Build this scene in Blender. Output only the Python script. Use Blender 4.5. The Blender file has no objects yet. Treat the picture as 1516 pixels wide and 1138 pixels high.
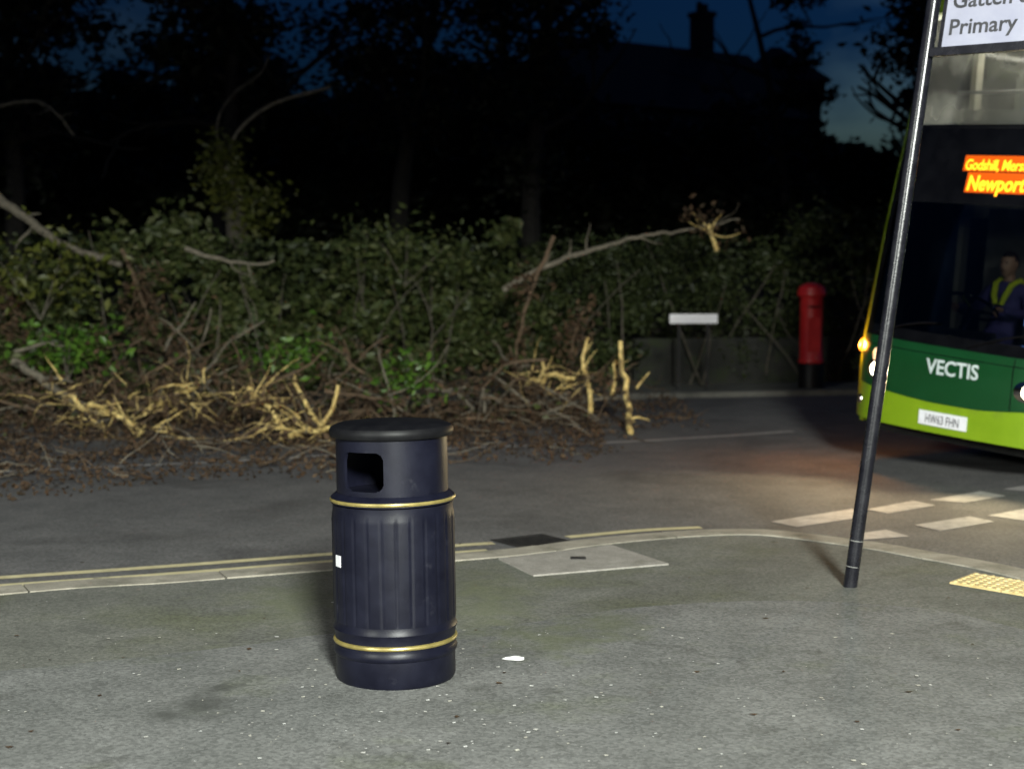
import bpy, bmesh, math, random
import numpy as np
from mathutils import Vector, Matrix, noise
R = math.radians
rnd = random.Random(7)
rng = np.random.default_rng(7)
C = bpy.context.scene.collection
scene = bpy.context.scene

# ------------------------------------------------------------------ camera
K = 1.95                          # depth of the view against a plain wide lens
FPX, EYE = 1139.0*K, 1.6
PITCH = math.atan(151/FPX)
cd = bpy.data.cameras.new("camera")
cam = bpy.data.objects.new("camera", cd); C.objects.link(cam)
cd.sensor_width = 36; cd.lens = 36*FPX/1516; cd.clip_start = 0.05; cd.clip_end = 2000
cam.location = (0, 0, EYE); cam.rotation_euler = (R(90)-PITCH, 0, 0)
scene.camera = cam
cd.dof.use_dof = True; cd.dof.focus_distance = 6.3; cd.dof.aperture_fstop = 2.2

# ------------------------------------------------------------------ sky (late dusk) with thin cloud
EXPOSURE = 0.15
w = bpy.data.worlds.new("World"); scene.world = w; w.use_nodes = True
nt = w.node_tree; bg = nt.nodes["Background"]
sky = nt.nodes.new("ShaderNodeTexSky"); sky.sky_type = 'NISHITA'; sky.sun_disc = False
sky.sun_elevation = R(-1.9); sky.sun_rotation = R(70)
tc = nt.nodes.new("ShaderNodeTexCoord")
mp = nt.nodes.new("ShaderNodeMapping"); mp.inputs['Scale'].default_value = (2.2, 2.2, 5.0); mp.inputs['Location'].default_value = (.35, .2, 1.45)
cn = nt.nodes.new("ShaderNodeTexNoise"); cn.inputs['Scale'].default_value = 2.4; cn.inputs['Detail'].default_value = 6
cr = nt.nodes.new("ShaderNodeValToRGB")
cr.color_ramp.elements[0].position = .50; cr.color_ramp.elements[0].color = (.05, .30, 1.15, 1)
cr.color_ramp.elements[1].position = .80; cr.color_ramp.elements[1].color = (.75, 1.6, 3.1, 1)
mul = nt.nodes.new("ShaderNodeMixRGB"); mul.blend_type = 'MULTIPLY'; mul.inputs[0].default_value = 1
nt.links.new(tc.outputs['Generated'], mp.inputs[0]); nt.links.new(mp.outputs[0], cn.inputs['Vector'])
nt.links.new(cn.outputs[0], cr.inputs[0]); nt.links.new(sky.outputs[0], mul.inputs[1])
nt.links.new(cr.outputs[0], mul.inputs[2]); nt.links.new(mul.outputs[0], bg.inputs[0])
bg.inputs[1].default_value = 0.15

# the sun is below the horizon; this is the last light / moon
sd = bpy.data.lights.new("sun", 'SUN'); sd.energy = 0.008; sd.angle = R(.5); sd.color = (.75, .85, 1)
so = bpy.data.objects.new("sun", sd); C.objects.link(so); so.rotation_euler = (R(50), 0, R(160))
scene.view_settings.view_transform = 'Standard'; scene.view_settings.look = 'None'
scene.view_settings.exposure = EXPOSURE; scene.view_settings.gamma = 1
LAMP = (1.9, -6.0, 5.4)          # the street lamp behind the photographer's right shoulder
LAMP_W = 19800

# ------------------------------------------------------------------ helpers
def ray(px, py):
    x = (px-758)/FPX; y = -(py-569)/FPX
    return (x, math.cos(PITCH)+y*math.sin(PITCH), -math.sin(PITCH)+y*math.cos(PITCH))
def gnd(px, py, z=0.0):
    d = ray(px, py); t = (z-EYE)/d[2]; return Vector((d[0]*t, d[1]*t, z))
def atr(px, py, Y):
    d = ray(px, py); t = Y/d[1]; return Vector((d[0]*t, Y, EYE+d[2]*t))

def at(px, py, Y): return atr(px, py, Y*K)

def link(o, parent=None):
    C.objects.link(o)
    if parent: o.parent = parent
    return o
def tag(o, label=None, cat=None, group=None, kind=None):
    if label: o['label'] = label
    if cat: o['category'] = cat
    if group: o['group'] = group
    if kind: o['kind'] = kind
    return o
def empty(name, loc=(0, 0, 0), rot=(0, 0, 0)):
    o = bpy.data.objects.new(name, None); o.location = loc; o.rotation_euler = rot
    o.empty_display_size = .1
    return link(o)

class MB:
    def __init__(s): s.v = []; s.f = []
    def add(s, vs, fs):
        b = len(s.v); s.v += [tuple(p) for p in vs]; s.f += [tuple(b+i for i in f) for f in fs]; return s
    def box(s, x0, x1, y0, y1, z0, z1, m=None):
        vs = [Vector((x, y, z)) for z in (z0, z1) for y in (y0, y1) for x in (x0, x1)]
        if m is not None: vs = [m @ p for p in vs]
        return s.add(vs, [(0,2,3,1),(4,5,7,6),(0,1,5,4),(2,6,7,3),(0,4,6,2),(1,3,7,5)])
    def tube(s, pts, rad, n=6, cap=True):
        pts = [Vector(p) for p in pts]; N = len(pts)
        if not hasattr(rad, '__len__'): rad = [rad]*N
        b = len(s.v); up = None
        for i, p in enumerate(pts):
            d = (pts[min(i+1, N-1)]-pts[max(i-1, 0)])
            if d.length < 1e-9: d = Vector((0, 0, 1))
            d.normalize()
            if up is None:
                up = Vector((0, 0, 1)) if abs(d.z) < .9 else Vector((1, 0, 0))
            a = d.cross(up); 
            if a.length < 1e-5: a = d.cross(Vector((.3, 1, .2)))
            a.normalize(); c = a.cross(d); up = c
            for k in range(n):
                t = 2*math.pi*k/n
                s.v.append(tuple(p+(a*math.cos(t)+c*math.sin(t))*rad[i]))
        for i in range(N-1):
            for k in range(n):
                k2 = (k+1) % n
                s.f.append((b+i*n+k, b+i*n+k2, b+(i+1)*n+k2, b+(i+1)*n+k))
        if cap:
            s.f.append(tuple(b+k for k in reversed(range(n)))); s.f.append(tuple(b+(N-1)*n+k for k in range(n)))
        return s
    def lathe(s, prof, n=48, cx=0, cy=0):
        b = len(s.v)
        for r, z in prof:
            for k in range(n):
                t = 2*math.pi*k/n
                rr = r(t) if callable(r) else r
                s.v.append((cx+rr*math.cos(t), cy+rr*math.sin(t), z))
        for i in range(len(prof)-1):
            for k in range(n):
                k2 = (k+1) % n
                s.f.append((b+i*n+k, b+i*n+k2, b+(i+1)*n+k2, b+(i+1)*n+k))
        s.f.append(tuple(b+k for k in reversed(range(n))))
        s.f.append(tuple(b+(len(prof)-1)*n+k for k in range(n)))
        return s
    def build(s, name, m, parent=None, smooth=True, bevel=0, angle=35):
        me = bpy.data.meshes.new(name); me.from_pydata(s.v, [], s.f); me.update()
        return finish(name, me, m, parent, smooth, bevel, angle)
def finish(name, me, m, parent=None, smooth=True, bevel=0, angle=35):
    bm = bmesh.new(); bm.from_mesh(me); bmesh.ops.recalc_face_normals(bm, faces=bm.faces)
    if bevel:
        es = [e for e in bm.edges if len(e.link_faces) == 2 and e.calc_face_angle(0) > R(40)]
        bmesh.ops.bevel(bm, geom=es, offset=bevel, segments=2, affect='EDGES', clamp_overlap=True)
    for e in bm.edges:
        if len(e.link_faces) == 2 and e.calc_face_angle(0) > R(angle): e.smooth = False
    for f in bm.faces: f.smooth = smooth
    bm.to_mesh(me); bm.free()
    if m: me.materials.append(m)
    return link(bpy.data.objects.new(name, me), parent)
def sheet(name, poly, z, m, parent=None, depth=0.0):
    """flat polygon (triangulated), with side walls going down by depth"""
    bm = bmesh.new(); vs = [bm.verts.new((p[0], p[1], z)) for p in poly]
    f = bm.faces.new(vs); f.normal_update()
    if f.normal.z < 0: f.normal_flip()
    if depth:
        r = bmesh.ops.extrude_face_region(bm, geom=[f])
        for v in r['geom']:
            if isinstance(v, bmesh.types.BMVert): v.co.z -= depth
        
    bmesh.ops.triangulate(bm, faces=bm.faces[:])
    bmesh.ops.recalc_face_normals(bm, faces=bm.faces)
    me = bpy.data.meshes.new(name); bm.to_mesh(me); bm.free(); me.materials.append(m)
    return link(bpy.data.objects.new(name, me), parent)
def text_mesh(body, size, bold=0.0, shear=0.0, spacing=1.0):
    cu = bpy.data.curves.new("lettering", 'FONT'); cu.body = body; cu.size = size; cu.offset = bold; cu.shear = shear
    cu.space_character = spacing; cu.resolution_u = 3
    o = bpy.data.objects.new("lettering", cu); C.objects.link(o)
    dg = bpy.context.evaluated_depsgraph_get(); dg.update()
    me = bpy.data.meshes.new_from_object(o.evaluated_get(dg))
    bpy.data.objects.remove(o)
    vs = [(v.co.x, v.co.y) for v in me.vertices]; fs = [tuple(p.vertices) for p in me.polygons]
    return vs, fs
def mapped_text(name, body, size, fn, m, parent, bold=0, shear=0, spacing=1.0, thick=.002, align='L', width=None):
    vs, fs = text_mesh(body, size, bold, shear, spacing)
    xs = [p[0] for p in vs]; x0, x1 = min(xs), max(xs); sc = 1
    if width: sc = width/(x1-x0)
    sh = -x0 if align == 'L' else -(x0+x1)/2
    n = len(vs)
    top = [fn((p[0]+sh)*sc, p[1], thick) for p in vs]; bot = [fn((p[0]+sh)*sc, p[1], 0) for p in vs]
    me = bpy.data.meshes.new(name)
    bm = bmesh.new(); bv = [bm.verts.new(p) for p in top]
    for f in fs:
        try: bm.faces.new([bv[i] for i in f])
        except ValueError: pass
    ext = bmesh.ops.extrude_face_region(bm, geom=bm.faces[:])
    bm.verts.index_update()
    d = Vector(bot[0])-Vector(top[0])
    for g in ext['geom']:
        if isinstance(g, bmesh.types.BMVert): g.co += d
    bmesh.ops.recalc_face_normals(bm, faces=bm.faces)
    bm.to_mesh(me); bm.free(); me.materials.append(m)
    return link(bpy.data.objects.new(name, me), parent)

# ------------------------------------------------------------------ materials
def mat(name, c1, c2=None, scale=20, rough=.6, rough2=None, metal=0, bump=0, bscale=None, detail=5, lo=.35, hi=.65,
        spec=None, coat=0, grain=None, gscale=400, extra=None, crack=0):
    m = bpy.data.materials.new(name); m.use_nodes = True; t = m.node_tree; b = t.nodes["Principled BSDF"]
    b.inputs['Roughness'].default_value = rough; b.inputs['Metallic'].default_value = metal
    if spec is not None: b.inputs['Specular IOR Level'].default_value = spec
    if coat: b.inputs['Coat Weight'].default_value = coat; b.inputs['Coat Roughness'].default_value = .08
    c2 = c2 or tuple(min(1, x*1.25+.004) for x in c1)
    co = t.nodes.new("ShaderNodeTexCoord")
    n = t.nodes.new("ShaderNodeTexNoise"); n.inputs['Scale'].default_value = scale; n.inputs['Detail'].default_value = detail
    n.inputs['Roughness'].default_value = .62
    t.links.new(co.outputs['Object'], n.inputs['Vector'])
    r = t.nodes.new("ShaderNodeValToRGB"); r.color_ramp.elements[0].position = lo; r.color_ramp.elements[1].position = hi
    r.color_ramp.elements[0].color = (*c1, 1); r.color_ramp.elements[1].color = (*c2, 1)
    t.links.new(n.outputs[0], r.inputs[0]); col = r.outputs[0]
    if extra:     # (colour, scale, lo, hi): patches of another colour (moss, stains, dirt)
        for (ec, es, el, eh, amt) in extra:
            n2 = t.nodes.new("ShaderNodeTexNoise"); n2.inputs['Scale'].default_value = es; n2.inputs['Detail'].default_value = 6
            n2.inputs['Roughness'].default_value = .65
            t.links.new(co.outputs['Object'], n2.inputs['Vector'])
            r2 = t.nodes.new("ShaderNodeMapRange"); r2.inputs[1].default_value = el; r2.inputs[2].default_value = eh; r2.inputs[4].default_value = amt
            t.links.new(n2.outputs[0], r2.inputs[0])
            mx = t.nodes.new("ShaderNodeMixRGB"); t.links.new(r2.outputs[0], mx.inputs[0]); t.links.new(col, mx.inputs[1])
            mx.inputs[2].default_value = (*ec, 1); col = mx.outputs[0]
    if crack:
        wv = t.nodes.new("ShaderNodeTexNoise"); wv.inputs['Scale'].default_value = 3; wv.inputs['Detail'].default_value = 6
        t.links.new(co.outputs['Object'], wv.inputs['Vector'])
        av = t.nodes.new("ShaderNodeMixRGB"); av.blend_type = 'ADD'; av.inputs[0].default_value = .35
        t.links.new(co.outputs['Object'], av.inputs[1]); t.links.new(wv.outputs['Color'], av.inputs[2])
        vc = t.nodes.new("ShaderNodeTexVoronoi"); vc.feature = 'DISTANCE_TO_EDGE'; vc.inputs['Scale'].default_value = crack
        t.links.new(av.outputs[0], vc.inputs['Vector'])
        n4 = t.nodes.new("ShaderNodeTexNoise"); n4.inputs['Scale'].default_value = .9; t.links.new(co.outputs['Object'], n4.inputs['Vector'])
        r4 = t.nodes.new("ShaderNodeMapRange"); r4.inputs[1].default_value = .50; r4.inputs[2].default_value = .62; r4.inputs[4].default_value = .35; t.links.new(n4.outputs[0], r4.inputs[0])
        r3 = t.nodes.new("ShaderNodeMapRange"); r3.inputs[1].default_value = .002; r3.inputs[2].default_value = .009; r3.inputs[3].default_value = 1; r3.inputs[4].default_value = 0
        t.links.new(vc.outputs['Distance'], r3.inputs[0])
        m4 = t.nodes.new("ShaderNodeMath"); m4.operation = 'MULTIPLY'; t.links.new(r3.outputs[0], m4.inputs[0]); t.links.new(r4.outputs[0], m4.inputs[1])
        mx = t.nodes.new("ShaderNodeMixRGB"); t.links.new(m4.outputs[0], mx.inputs[0]); t.links.new(col, mx.inputs[1]); mx.inputs[2].default_value = (.022, .022, .02, 1); col = mx.outputs[0]
    if grain:
        vo = t.nodes.new("ShaderNodeTexVoronoi"); vo.inputs['Scale'].default_value = gscale
        t.links.new(co.outputs['Object'], vo.inputs['Vector'])
        sx = t.nodes.new("ShaderNodeSeparateColor"); t.links.new(vo.outputs['Color'], sx.inputs[0])
        mr = t.nodes.new("ShaderNodeMapRange"); mr.inputs[3].default_value = 1-grain; mr.inputs[4].default_value = 1+grain
        t.links.new(sx.outputs[0], mr.inputs[0])
        mm = t.nodes.new("ShaderNodeMixRGB"); mm.blend_type = 'MULTIPLY'; mm.inputs[0].default_value = 1
        t.links.new(col, mm.inputs[1]); t.links.new(mr.outputs[0], mm.inputs[2]); col = mm.outputs[0]
    t.links.new(col, b.inputs['Base Color'])
    if rough2 is not None:
        q = t.nodes.new("ShaderNodeMapRange"); q.inputs[3].default_value = rough; q.inputs[4].default_value = rough2
        t.links.new(n.outputs[0], q.inputs[0]); t.links.new(q.outputs[0], b.inputs['Roughness'])
    if bump:
        n3 = t.nodes.new("ShaderNodeTexNoise"); n3.inputs['Scale'].default_value = bscale or scale*4; n3.inputs['Detail'].default_value = 4
        t.links.new(co.outputs['Object'], n3.inputs['Vector'])
        bp = t.nodes.new("ShaderNodeBump"); bp.inputs['Strength'].default_value = bump; bp.inputs['Distance'].default_value = .01
        t.links.new(n3.outputs[0], bp.inputs['Height']); t.links.new(bp.outputs[0], b.inputs['Normal'])
    return m
def emit(name, col, strength):
    m = bpy.data.materials.new(name); m.use_nodes = True; t = m.node_tree; b = t.nodes["Principled BSDF"]
    b.inputs['Base Color'].default_value = (*[min(1, c*.5) for c in col], 1)
    b.inputs['Emission Color'].default_value = (*col, 1); b.inputs['Emission Strength'].default_value = strength
    return m
def glass(name, tint=(.9, .92, .92), ior=1.45):
    m = bpy.data.materials.new(name); m.use_nodes = True; t = m.node_tree; t.nodes.clear()
    o = t.nodes.new("ShaderNodeOutputMaterial"); mx = t.nodes.new("ShaderNodeMixShader")
    fr = t.nodes.new("ShaderNodeFresnel"); fr.inputs[0].default_value = ior
    tr = t.nodes.new("ShaderNodeBsdfTransparent"); tr.inputs[0].default_value = (*tint, 1)
    gl = t.nodes.new("ShaderNodeBsdfGlossy"); gl.inputs['Roughness'].default_value = .03
    t.links.new(fr.outputs[0], mx.inputs[0]); t.links.new(tr.outputs[0], mx.inputs[1]); t.links.new(gl.outputs[0], mx.inputs[2])
    t.links.new(mx.outputs[0], o.inputs[0]); return m
def leafmat(name, cols, rough=.5, trans=.25):
    """every leaf takes its own tone"""
    m = bpy.data.materials.new(name); m.use_nodes = True; t = m.node_tree; b = t.nodes["Principled BSDF"]
    g = t.nodes.new("ShaderNodeNewGeometry"); r = t.nodes.new("ShaderNodeValToRGB")
    el = r.color_ramp.elements
    el[0].color = (*cols[0], 1); el[1].color = (*cols[-1], 1)
    for i, c in enumerate(cols[1:-1]):
        e = el.new((i+1)/(len(cols)-1)); e.color = (*c, 1)
    t.links.new(g.outputs['Random Per Island'], r.inputs[0]); t.links.new(r.outputs[0], b.inputs['Base Color'])
    b.inputs['Roughness'].default_value = rough; b.inputs['Specular IOR Level'].default_value = .35
    out = t.nodes["Material Output"]; tr = t.nodes.new("ShaderNodeBsdfTranslucent"); t.links.new(r.outputs[0], tr.inputs[0])
    mx = t.nodes.new("ShaderNodeMixShader"); mx.inputs[0].default_value = trans
    t.links.new(b.outputs[0], mx.inputs[1]); t.links.new(tr.outputs[0], mx.inputs[2]); t.links.new(mx.outputs[0], out.inputs[0])
    return m

M = {}
M['soil'] = mat('soil', (.018, .014, .010), (.04, .032, .022), 6, .95, bump=.6, bscale=30)
M['road'] = mat('road_asphalt', (.094, .093, .093), (.128, .125, .124), 3, .8, bump=.35, bscale=160, grain=.35, gscale=75,
                extra=[((.038, .036, .036), .9, .52, .68, .6), ((.10, .095, .09), 2.3, .58, .75, .35)])
M['pave_old'] = mat('pavement_old_tarmac', crack=.9, c1=(.104, .106, .092), c2=(.146, .147, .128), scale=2.2, rough=.85, bump=.4, bscale=140, grain=.3, gscale=80,
                    extra=[((.085, .095, .035), .8, .48, .66, .6), ((.14, .135, .125), 1.7, .58, .72, .5), ((.04, .042, .035), 4, .60, .72, .45)])
M['pave_new'] = mat('pavement_resurfaced_tarmac', crack=.7, c1=(.114, .117, .111), c2=(.158, .160, .153), scale=2.6, rough=.8, bump=.35, bscale=150, grain=.32, gscale=80,
                    extra=[((.21, .21, .20), .8, .52, .70, .5), ((.055, .056, .05), 2.7, .60, .70, .65), ((.10, .115, .055), 1.4, .56, .72, .45)])
M['moss_patch'] = mat('mossy_tarmac', (.115, .124, .082), (.155, .160, .112), 4, .9, bump=.4, bscale=120, grain=.3, gscale=80)
M['kerb'] = mat('kerb_concrete', (.24, .22, .18), (.36, .33, .27), 5, .8, bump=.3, bscale=70, grain=.15, gscale=200,
                extra=[((.10, .10, .07), 3.5, .50, .68, .7)])
M['farkerb'] = mat('dark_kerb_concrete', (.07, .068, .06), (.13, .125, .11), 4, .85, bump=.3, bscale=70)  # darker concrete tone for the far kerb
M['yellow'] = mat('worn_yellow_paint', (.50, .44, .25), (.66, .59, .36), 14, .65, bump=.2, bscale=120, extra=[((.14, .13, .10), 9, .58, .70, .8)])
M['white'] = mat('worn_white_paint', (.33, .31, .30), (.50, .48, .45), 12, .65, bump=.2, bscale=120, extra=[((.13, .12, .11), 11, .56, .72, .75)])
M['slab'] = mat('concrete_slab', (.24, .225, .20), (.33, .31, .28), 7, .8, bump=.25, bscale=90, grain=.18, gscale=180,
                extra=[((.12, .12, .085), 4, .55, .72, .6)])
M['tactile'] = mat('buff_tactile_paving', (.50, .38, .16), (.66, .52, .26), 12, .55, bump=.15, bscale=100)
M['iron'] = mat('cast_iron', (.02, .02, .02), (.045, .042, .04), 20, .55, metal=.4, bump=.4, bscale=60)
M['navy'] = mat('navy_black_plastic', (.0034, .0037, .0088), (.0068, .0074, .0150), 9, .34, .46, bump=.05, bscale=200, spec=.22,
                extra=[((.05, .05, .06), 14, .62, .80, .35)])
M['black'] = mat('black_plastic', (.003, .003, .004), (.007, .007, .008), 12, .5, spec=.18)
M['gold'] = mat('gold_band', (.19, .155, .05), (.30, .24, .08), 20, .35, metal=.3)
M['sticker'] = mat('white_sticker', (.55, .55, .58), (.7, .7, .72), 30, .5)
M['pole'] = mat('dark_painted_steel', (.006, .006, .009), (.013, .013, .017), 12, .20, .34, metal=0, bump=.06, bscale=80, spec=.4,
                extra=[((.05, .05, .05), 16, .64, .78, .4)])
M['signwhite'] = mat('sign_white', (.24, .245, .32), (.28, .285, .355), 6, .45, extra=[((.20, .20, .22), 7, .6, .8, .4)])
M['signtext'] = mat('sign_text_black', (.02, .02, .025), (.04, .04, .045), 30, .5)
M['steel'] = mat('galvanised_steel', (.35, .35, .36), (.5, .5, .5), 18, .4, metal=.8)
M['red'] = mat('post_box_red', (.38, .012, .016), (.52, .02, .022), 5, .32, .5, coat=.2, extra=[((.16, .01, .012), 7, .6, .75, .6)])
M['leaf_hedge'] = leafmat('hedge_leaves', [(.028, .040, .013), (.055, .074, .022), (.085, .098, .030), (.040, .060, .018), (.11, .115, .048)])
M['leaf_shade'] = leafmat('shaded_hedge_leaves', [(.020, .030, .011), (.040, .054, .018), (.058, .072, .024), (.030, .044, .014)])  # hedge leaves darkened: the right stretch's weaker light put into the colour
M['leaf_laurel'] = leafmat('glossy_green_leaves', [(.030, .070, .010), (.055, .125, .016), (.10, .19, .025), (.05, .10, .018)], .35)
M['leaf_tree'] = leafmat('tree_leaves', [(.008, .011, .006), (.014, .019, .008), (.022, .027, .012), (.010, .013, .007)], .6)
M['leaf_ivy'] = leafmat('ivy_leaves', [(.045, .058, .012), (.085, .10, .017), (.115, .12, .024), (.04, .048, .015)], .45)
M['leaf_dead'] = leafmat('dead_leaves', [(.045, .026, .014), (.075, .042, .022), (.11, .068, .036), (.032, .021, .013), (.07, .05, .028)], .8)
M['bark'] = mat('bark', (.045, .038, .028), (.11, .095, .075), 14, .9, bump=.8, bscale=40, extra=[((.05, .06, .02), 5, .5, .7, .5)])
M['bark_dark'] = mat('dark_bark', (.010, .009, .007), (.024, .020, .016), 14, .9, bump=.8, bscale=40)
M['wood_pale'] = mat('freshly_broken_wood', (.40, .27, .085), (.80, .62, .24), 16, .7, bump=.6, bscale=60, lo=.4, hi=.6, extra=[((.10, .065, .032), 7, .50, .60, .9)])
M['wood_grey'] = mat('weathered_branch', (.09, .08, .06), (.18, .155, .115), 16, .85, bump=.5, bscale=60)
M['wood_brown'] = mat('brown_twig', (.065, .042, .024), (.13, .085, .05), 16, .85, bump=.4, bscale=60)
M['wall'] = mat('dark_stone_wall', (.012, .013, .011), (.026, .026, .022), 5, .9, bump=.7, bscale=22, extra=[((.025, .035, .012), 3, .5, .65, .8)])
M['render'] = mat('dark_house_render', (.03, .028, .026), (.045, .041, .038), 3, .9, bump=.2)
M['slate'] = mat('roof_slate', (.008, .008, .009), (.015, .015, .017), 6, .85, bump=.5, bscale=25)
M['brick'] = mat('chimney_brick', (.045, .025, .018), (.07, .04, .03), 16, .9, bump=.4)
M['winglass'] = mat('dark_window_glass', (.006, .007, .009), (.01, .011, .013), 3, .05)
M['busgreen'] = mat('dark_green_bus_paint', (.005, .043, .012), (.006, .050, .015), 3, .28, coat=.4, extra=[((.03, .06, .025), 5, .6, .8, .4)])
M['buslime'] = mat('lime_green_bus_paint', (.165, .275, .008), (.20, .315, .011), 3, .3, coat=.4, extra=[((.12, .16, .03), 4, .56, .75, .5)])
M['bustrim'] = mat('black_gloss_trim', (.0025, .0025, .003), (.005, .005, .006), 5, .10, spec=.35)
M['rubber'] = mat('rubber', (.012, .012, .012), (.022, .022, .022), 20, .8, bump=.2)
M['busin'] = mat('cream_interior_panel', (.46, .44, .36), (.56, .54, .45), 3, .55)
M['busgrey'] = mat('grey_interior_panel', (.15, .15, .14), (.22, .22, .205), 4, .6)
M['moquette'] = mat('seat_fabric', (.13, .135, .12), (.20, .20, .18), 60, .9)
M['dash'] = mat('dashboard', (.03, .03, .032), (.055, .055, .058), 12, .45)
M['chrome'] = mat('chrome', (.6, .6, .6), (.7, .7, .7), 5, .15, metal=1)
M['glass'] = glass('bus_glass'); M['dglass'] = glass('tinted_bus_glass', (.35, .36, .36))
M['wglass'] = glass('windscreen_glass', (.50, .51, .50), 1.6)
M['hazeglass'] = glass('misted_glass', (.80, .81, .80))
t_ = M['hazeglass'].node_tree; o_ = next(n for n in t_.nodes if n.type == 'OUTPUT_MATERIAL'); src_ = o_.inputs[0].links[0].from_socket
tl_ = t_.nodes.new('ShaderNodeBsdfTranslucent'); tl_.inputs[0].default_value = (.75, .75, .70, 1); df_ = t_.nodes.new('ShaderNodeMixShader'); no_ = t_.nodes.new('ShaderNodeTexNoise'); no_.inputs['Scale'].default_value = 2.2; no_.inputs['Detail'].default_value = 4
co_ = t_.nodes.new('ShaderNodeTexCoord'); t_.links.new(co_.outputs['Object'], no_.inputs['Vector']); mr_ = t_.nodes.new('ShaderNodeMapRange'); mr_.inputs[1].default_value = .35; mr_.inputs[2].default_value = .7; mr_.inputs[3].default_value = .05; mr_.inputs[4].default_value = .42
t_.links.new(no_.outputs[0], mr_.inputs[0]); t_.links.new(mr_.outputs[0], df_.inputs[0]); t_.links.new(src_, df_.inputs[1]); t_.links.new(tl_.outputs[0], df_.inputs[2]); t_.links.new(df_.outputs[0], o_.inputs[0])
M['plate'] = mat('white_number_plate', (.68, .68, .72), (.76, .76, .80), 20, .4)
M['vectis'] = mat('silver_grey_lettering', (.48, .54, .55), (.58, .64, .65), 30, .4)
M['amber'] = emit('amber_led', (1.0, .36, .012), 3.2)
M['ledhalo'] = emit('lettering_halo', (1.0, .13, .0), .38)  # glow spilling round the letters, put into a surface
M['indic'] = emit('indicator_lamp', (1.0, .27, .015), 4.0)
M['headlens'] = emit('headlight_lens', (1.0, .88, .6), 14)
M['glint'] = emit('warm_headlight_glint', (1.0, .62, .35), 1.2)  # glowing tone for the headlight's reflected gleam
M['strip'] = emit('saloon_light', (1.0, .95, .80), 20.0)
M['stripdim'] = emit('dim_saloon_light', (1.0, .95, .80), 1.3)
M['bluelight'] = emit('blue_reading_screen', (.15, .35, 1.0), 1.6)
M['lampglow'] = emit('street_lamp_lens', (.95, 1.0, .93), 20)
M['skin'] = mat('skin', (.42, .25, .18), (.48, .29, .21), 30, .5)
M['jacket'] = mat('purple_navy_jacket', (.06, .05, .21), (.08, .07, .26), 20, .8, bump=.2)
M['hivis'] = mat('hi_vis_yellow', (.62, .78, .02), (.72, .86, .04), 20, .6)
M['hair'] = mat('dark_hair', (.015, .011, .008), (.03, .022, .016), 60, .6)
M['litter'] = leafmat('pale_scraps', [(.55, .54, .50), (.72, .72, .70), (.40, .38, .33), (.62, .60, .52)], .6, 0)
M['paper'] = mat('white_paper', (.62, .62, .62), (.74, .74, .74), 20, .7)

def stain(m, c, r, col, amt):
    t = m.node_tree; b = t.nodes['Principled BSDF']; src = b.inputs['Base Color'].links[0].from_socket
    co = t.nodes.new('ShaderNodeTexCoord'); mp = t.nodes.new('ShaderNodeMapping'); mp.vector_type = 'POINT'
    mp.inputs['Location'].default_value = (-c[0]/r[0], -c[1]/r[1], 0); mp.inputs['Scale'].default_value = (1/r[0], 1/r[1], 0)
    t.links.new(co.outputs['Object'], mp.inputs[0])
    n = t.nodes.new('ShaderNodeTexNoise'); n.inputs['Scale'].default_value = 7; n.inputs['Detail'].default_value = 5
    t.links.new(co.outputs['Object'], n.inputs['Vector'])
    ln = t.nodes.new('ShaderNodeVectorMath'); ln.operation = 'LENGTH'; t.links.new(mp.outputs[0], ln.inputs[0])
    a = t.nodes.new('ShaderNodeMath'); a.operation = 'MULTIPLY_ADD'; a.inputs[1].default_value = 1.8; t.links.new(n.outputs[0], a.inputs[0]); t.links.new(ln.outputs['Value'], a.inputs[2])
    q = t.nodes.new('ShaderNodeMapRange'); q.inputs[1].default_value = 1.9; q.inputs[2].default_value = 1.0; q.inputs[3].default_value = 0; q.inputs[4].default_value = amt
    t.links.new(a.outputs[0], q.inputs[0])
    mx = t.nodes.new('ShaderNodeMixRGB'); mx.inputs[2].default_value = (*col, 1); t.links.new(q.outputs[0], mx.inputs[0]); t.links.new(src, mx.inputs[1]); t.links.new(mx.outputs[0], b.inputs['Base Color'])
for px, py, rx, ry in ((300, 1048, .17, .22), (325, 1018, .12, .15), (240, 1058, .09, .12)):
    p = gnd(px, py); stain(M['pave_new'], (p.x, p.y), (rx, ry), (.045, .047, .042), .75)

for m_ in ('pave_old', 'pave_new'):
    for px, py, rx, ry in ((815, 948, .30, .42), (720, 900, .28, .9), (430, 890, .30, .6), (900, 925, .25, .4)):
        p = gnd(px, py); stain(M[m_], (p.x, p.y), (rx, ry), (.125, .140, .070), .55)

# ------------------------------------------------------------------ the setting
RZ = -0.07          # the carriageway lies a kerb's height below the footway (z = 0)
G = lambda px, py, z=0.0: gnd(px, py, z)
line1 = [G(*p, RZ) for p in ((-250, 873), (0, 855), (250, 838), (490, 820), (740, 803), (840, 795), (950, 785), (1050, 780))]
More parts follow.
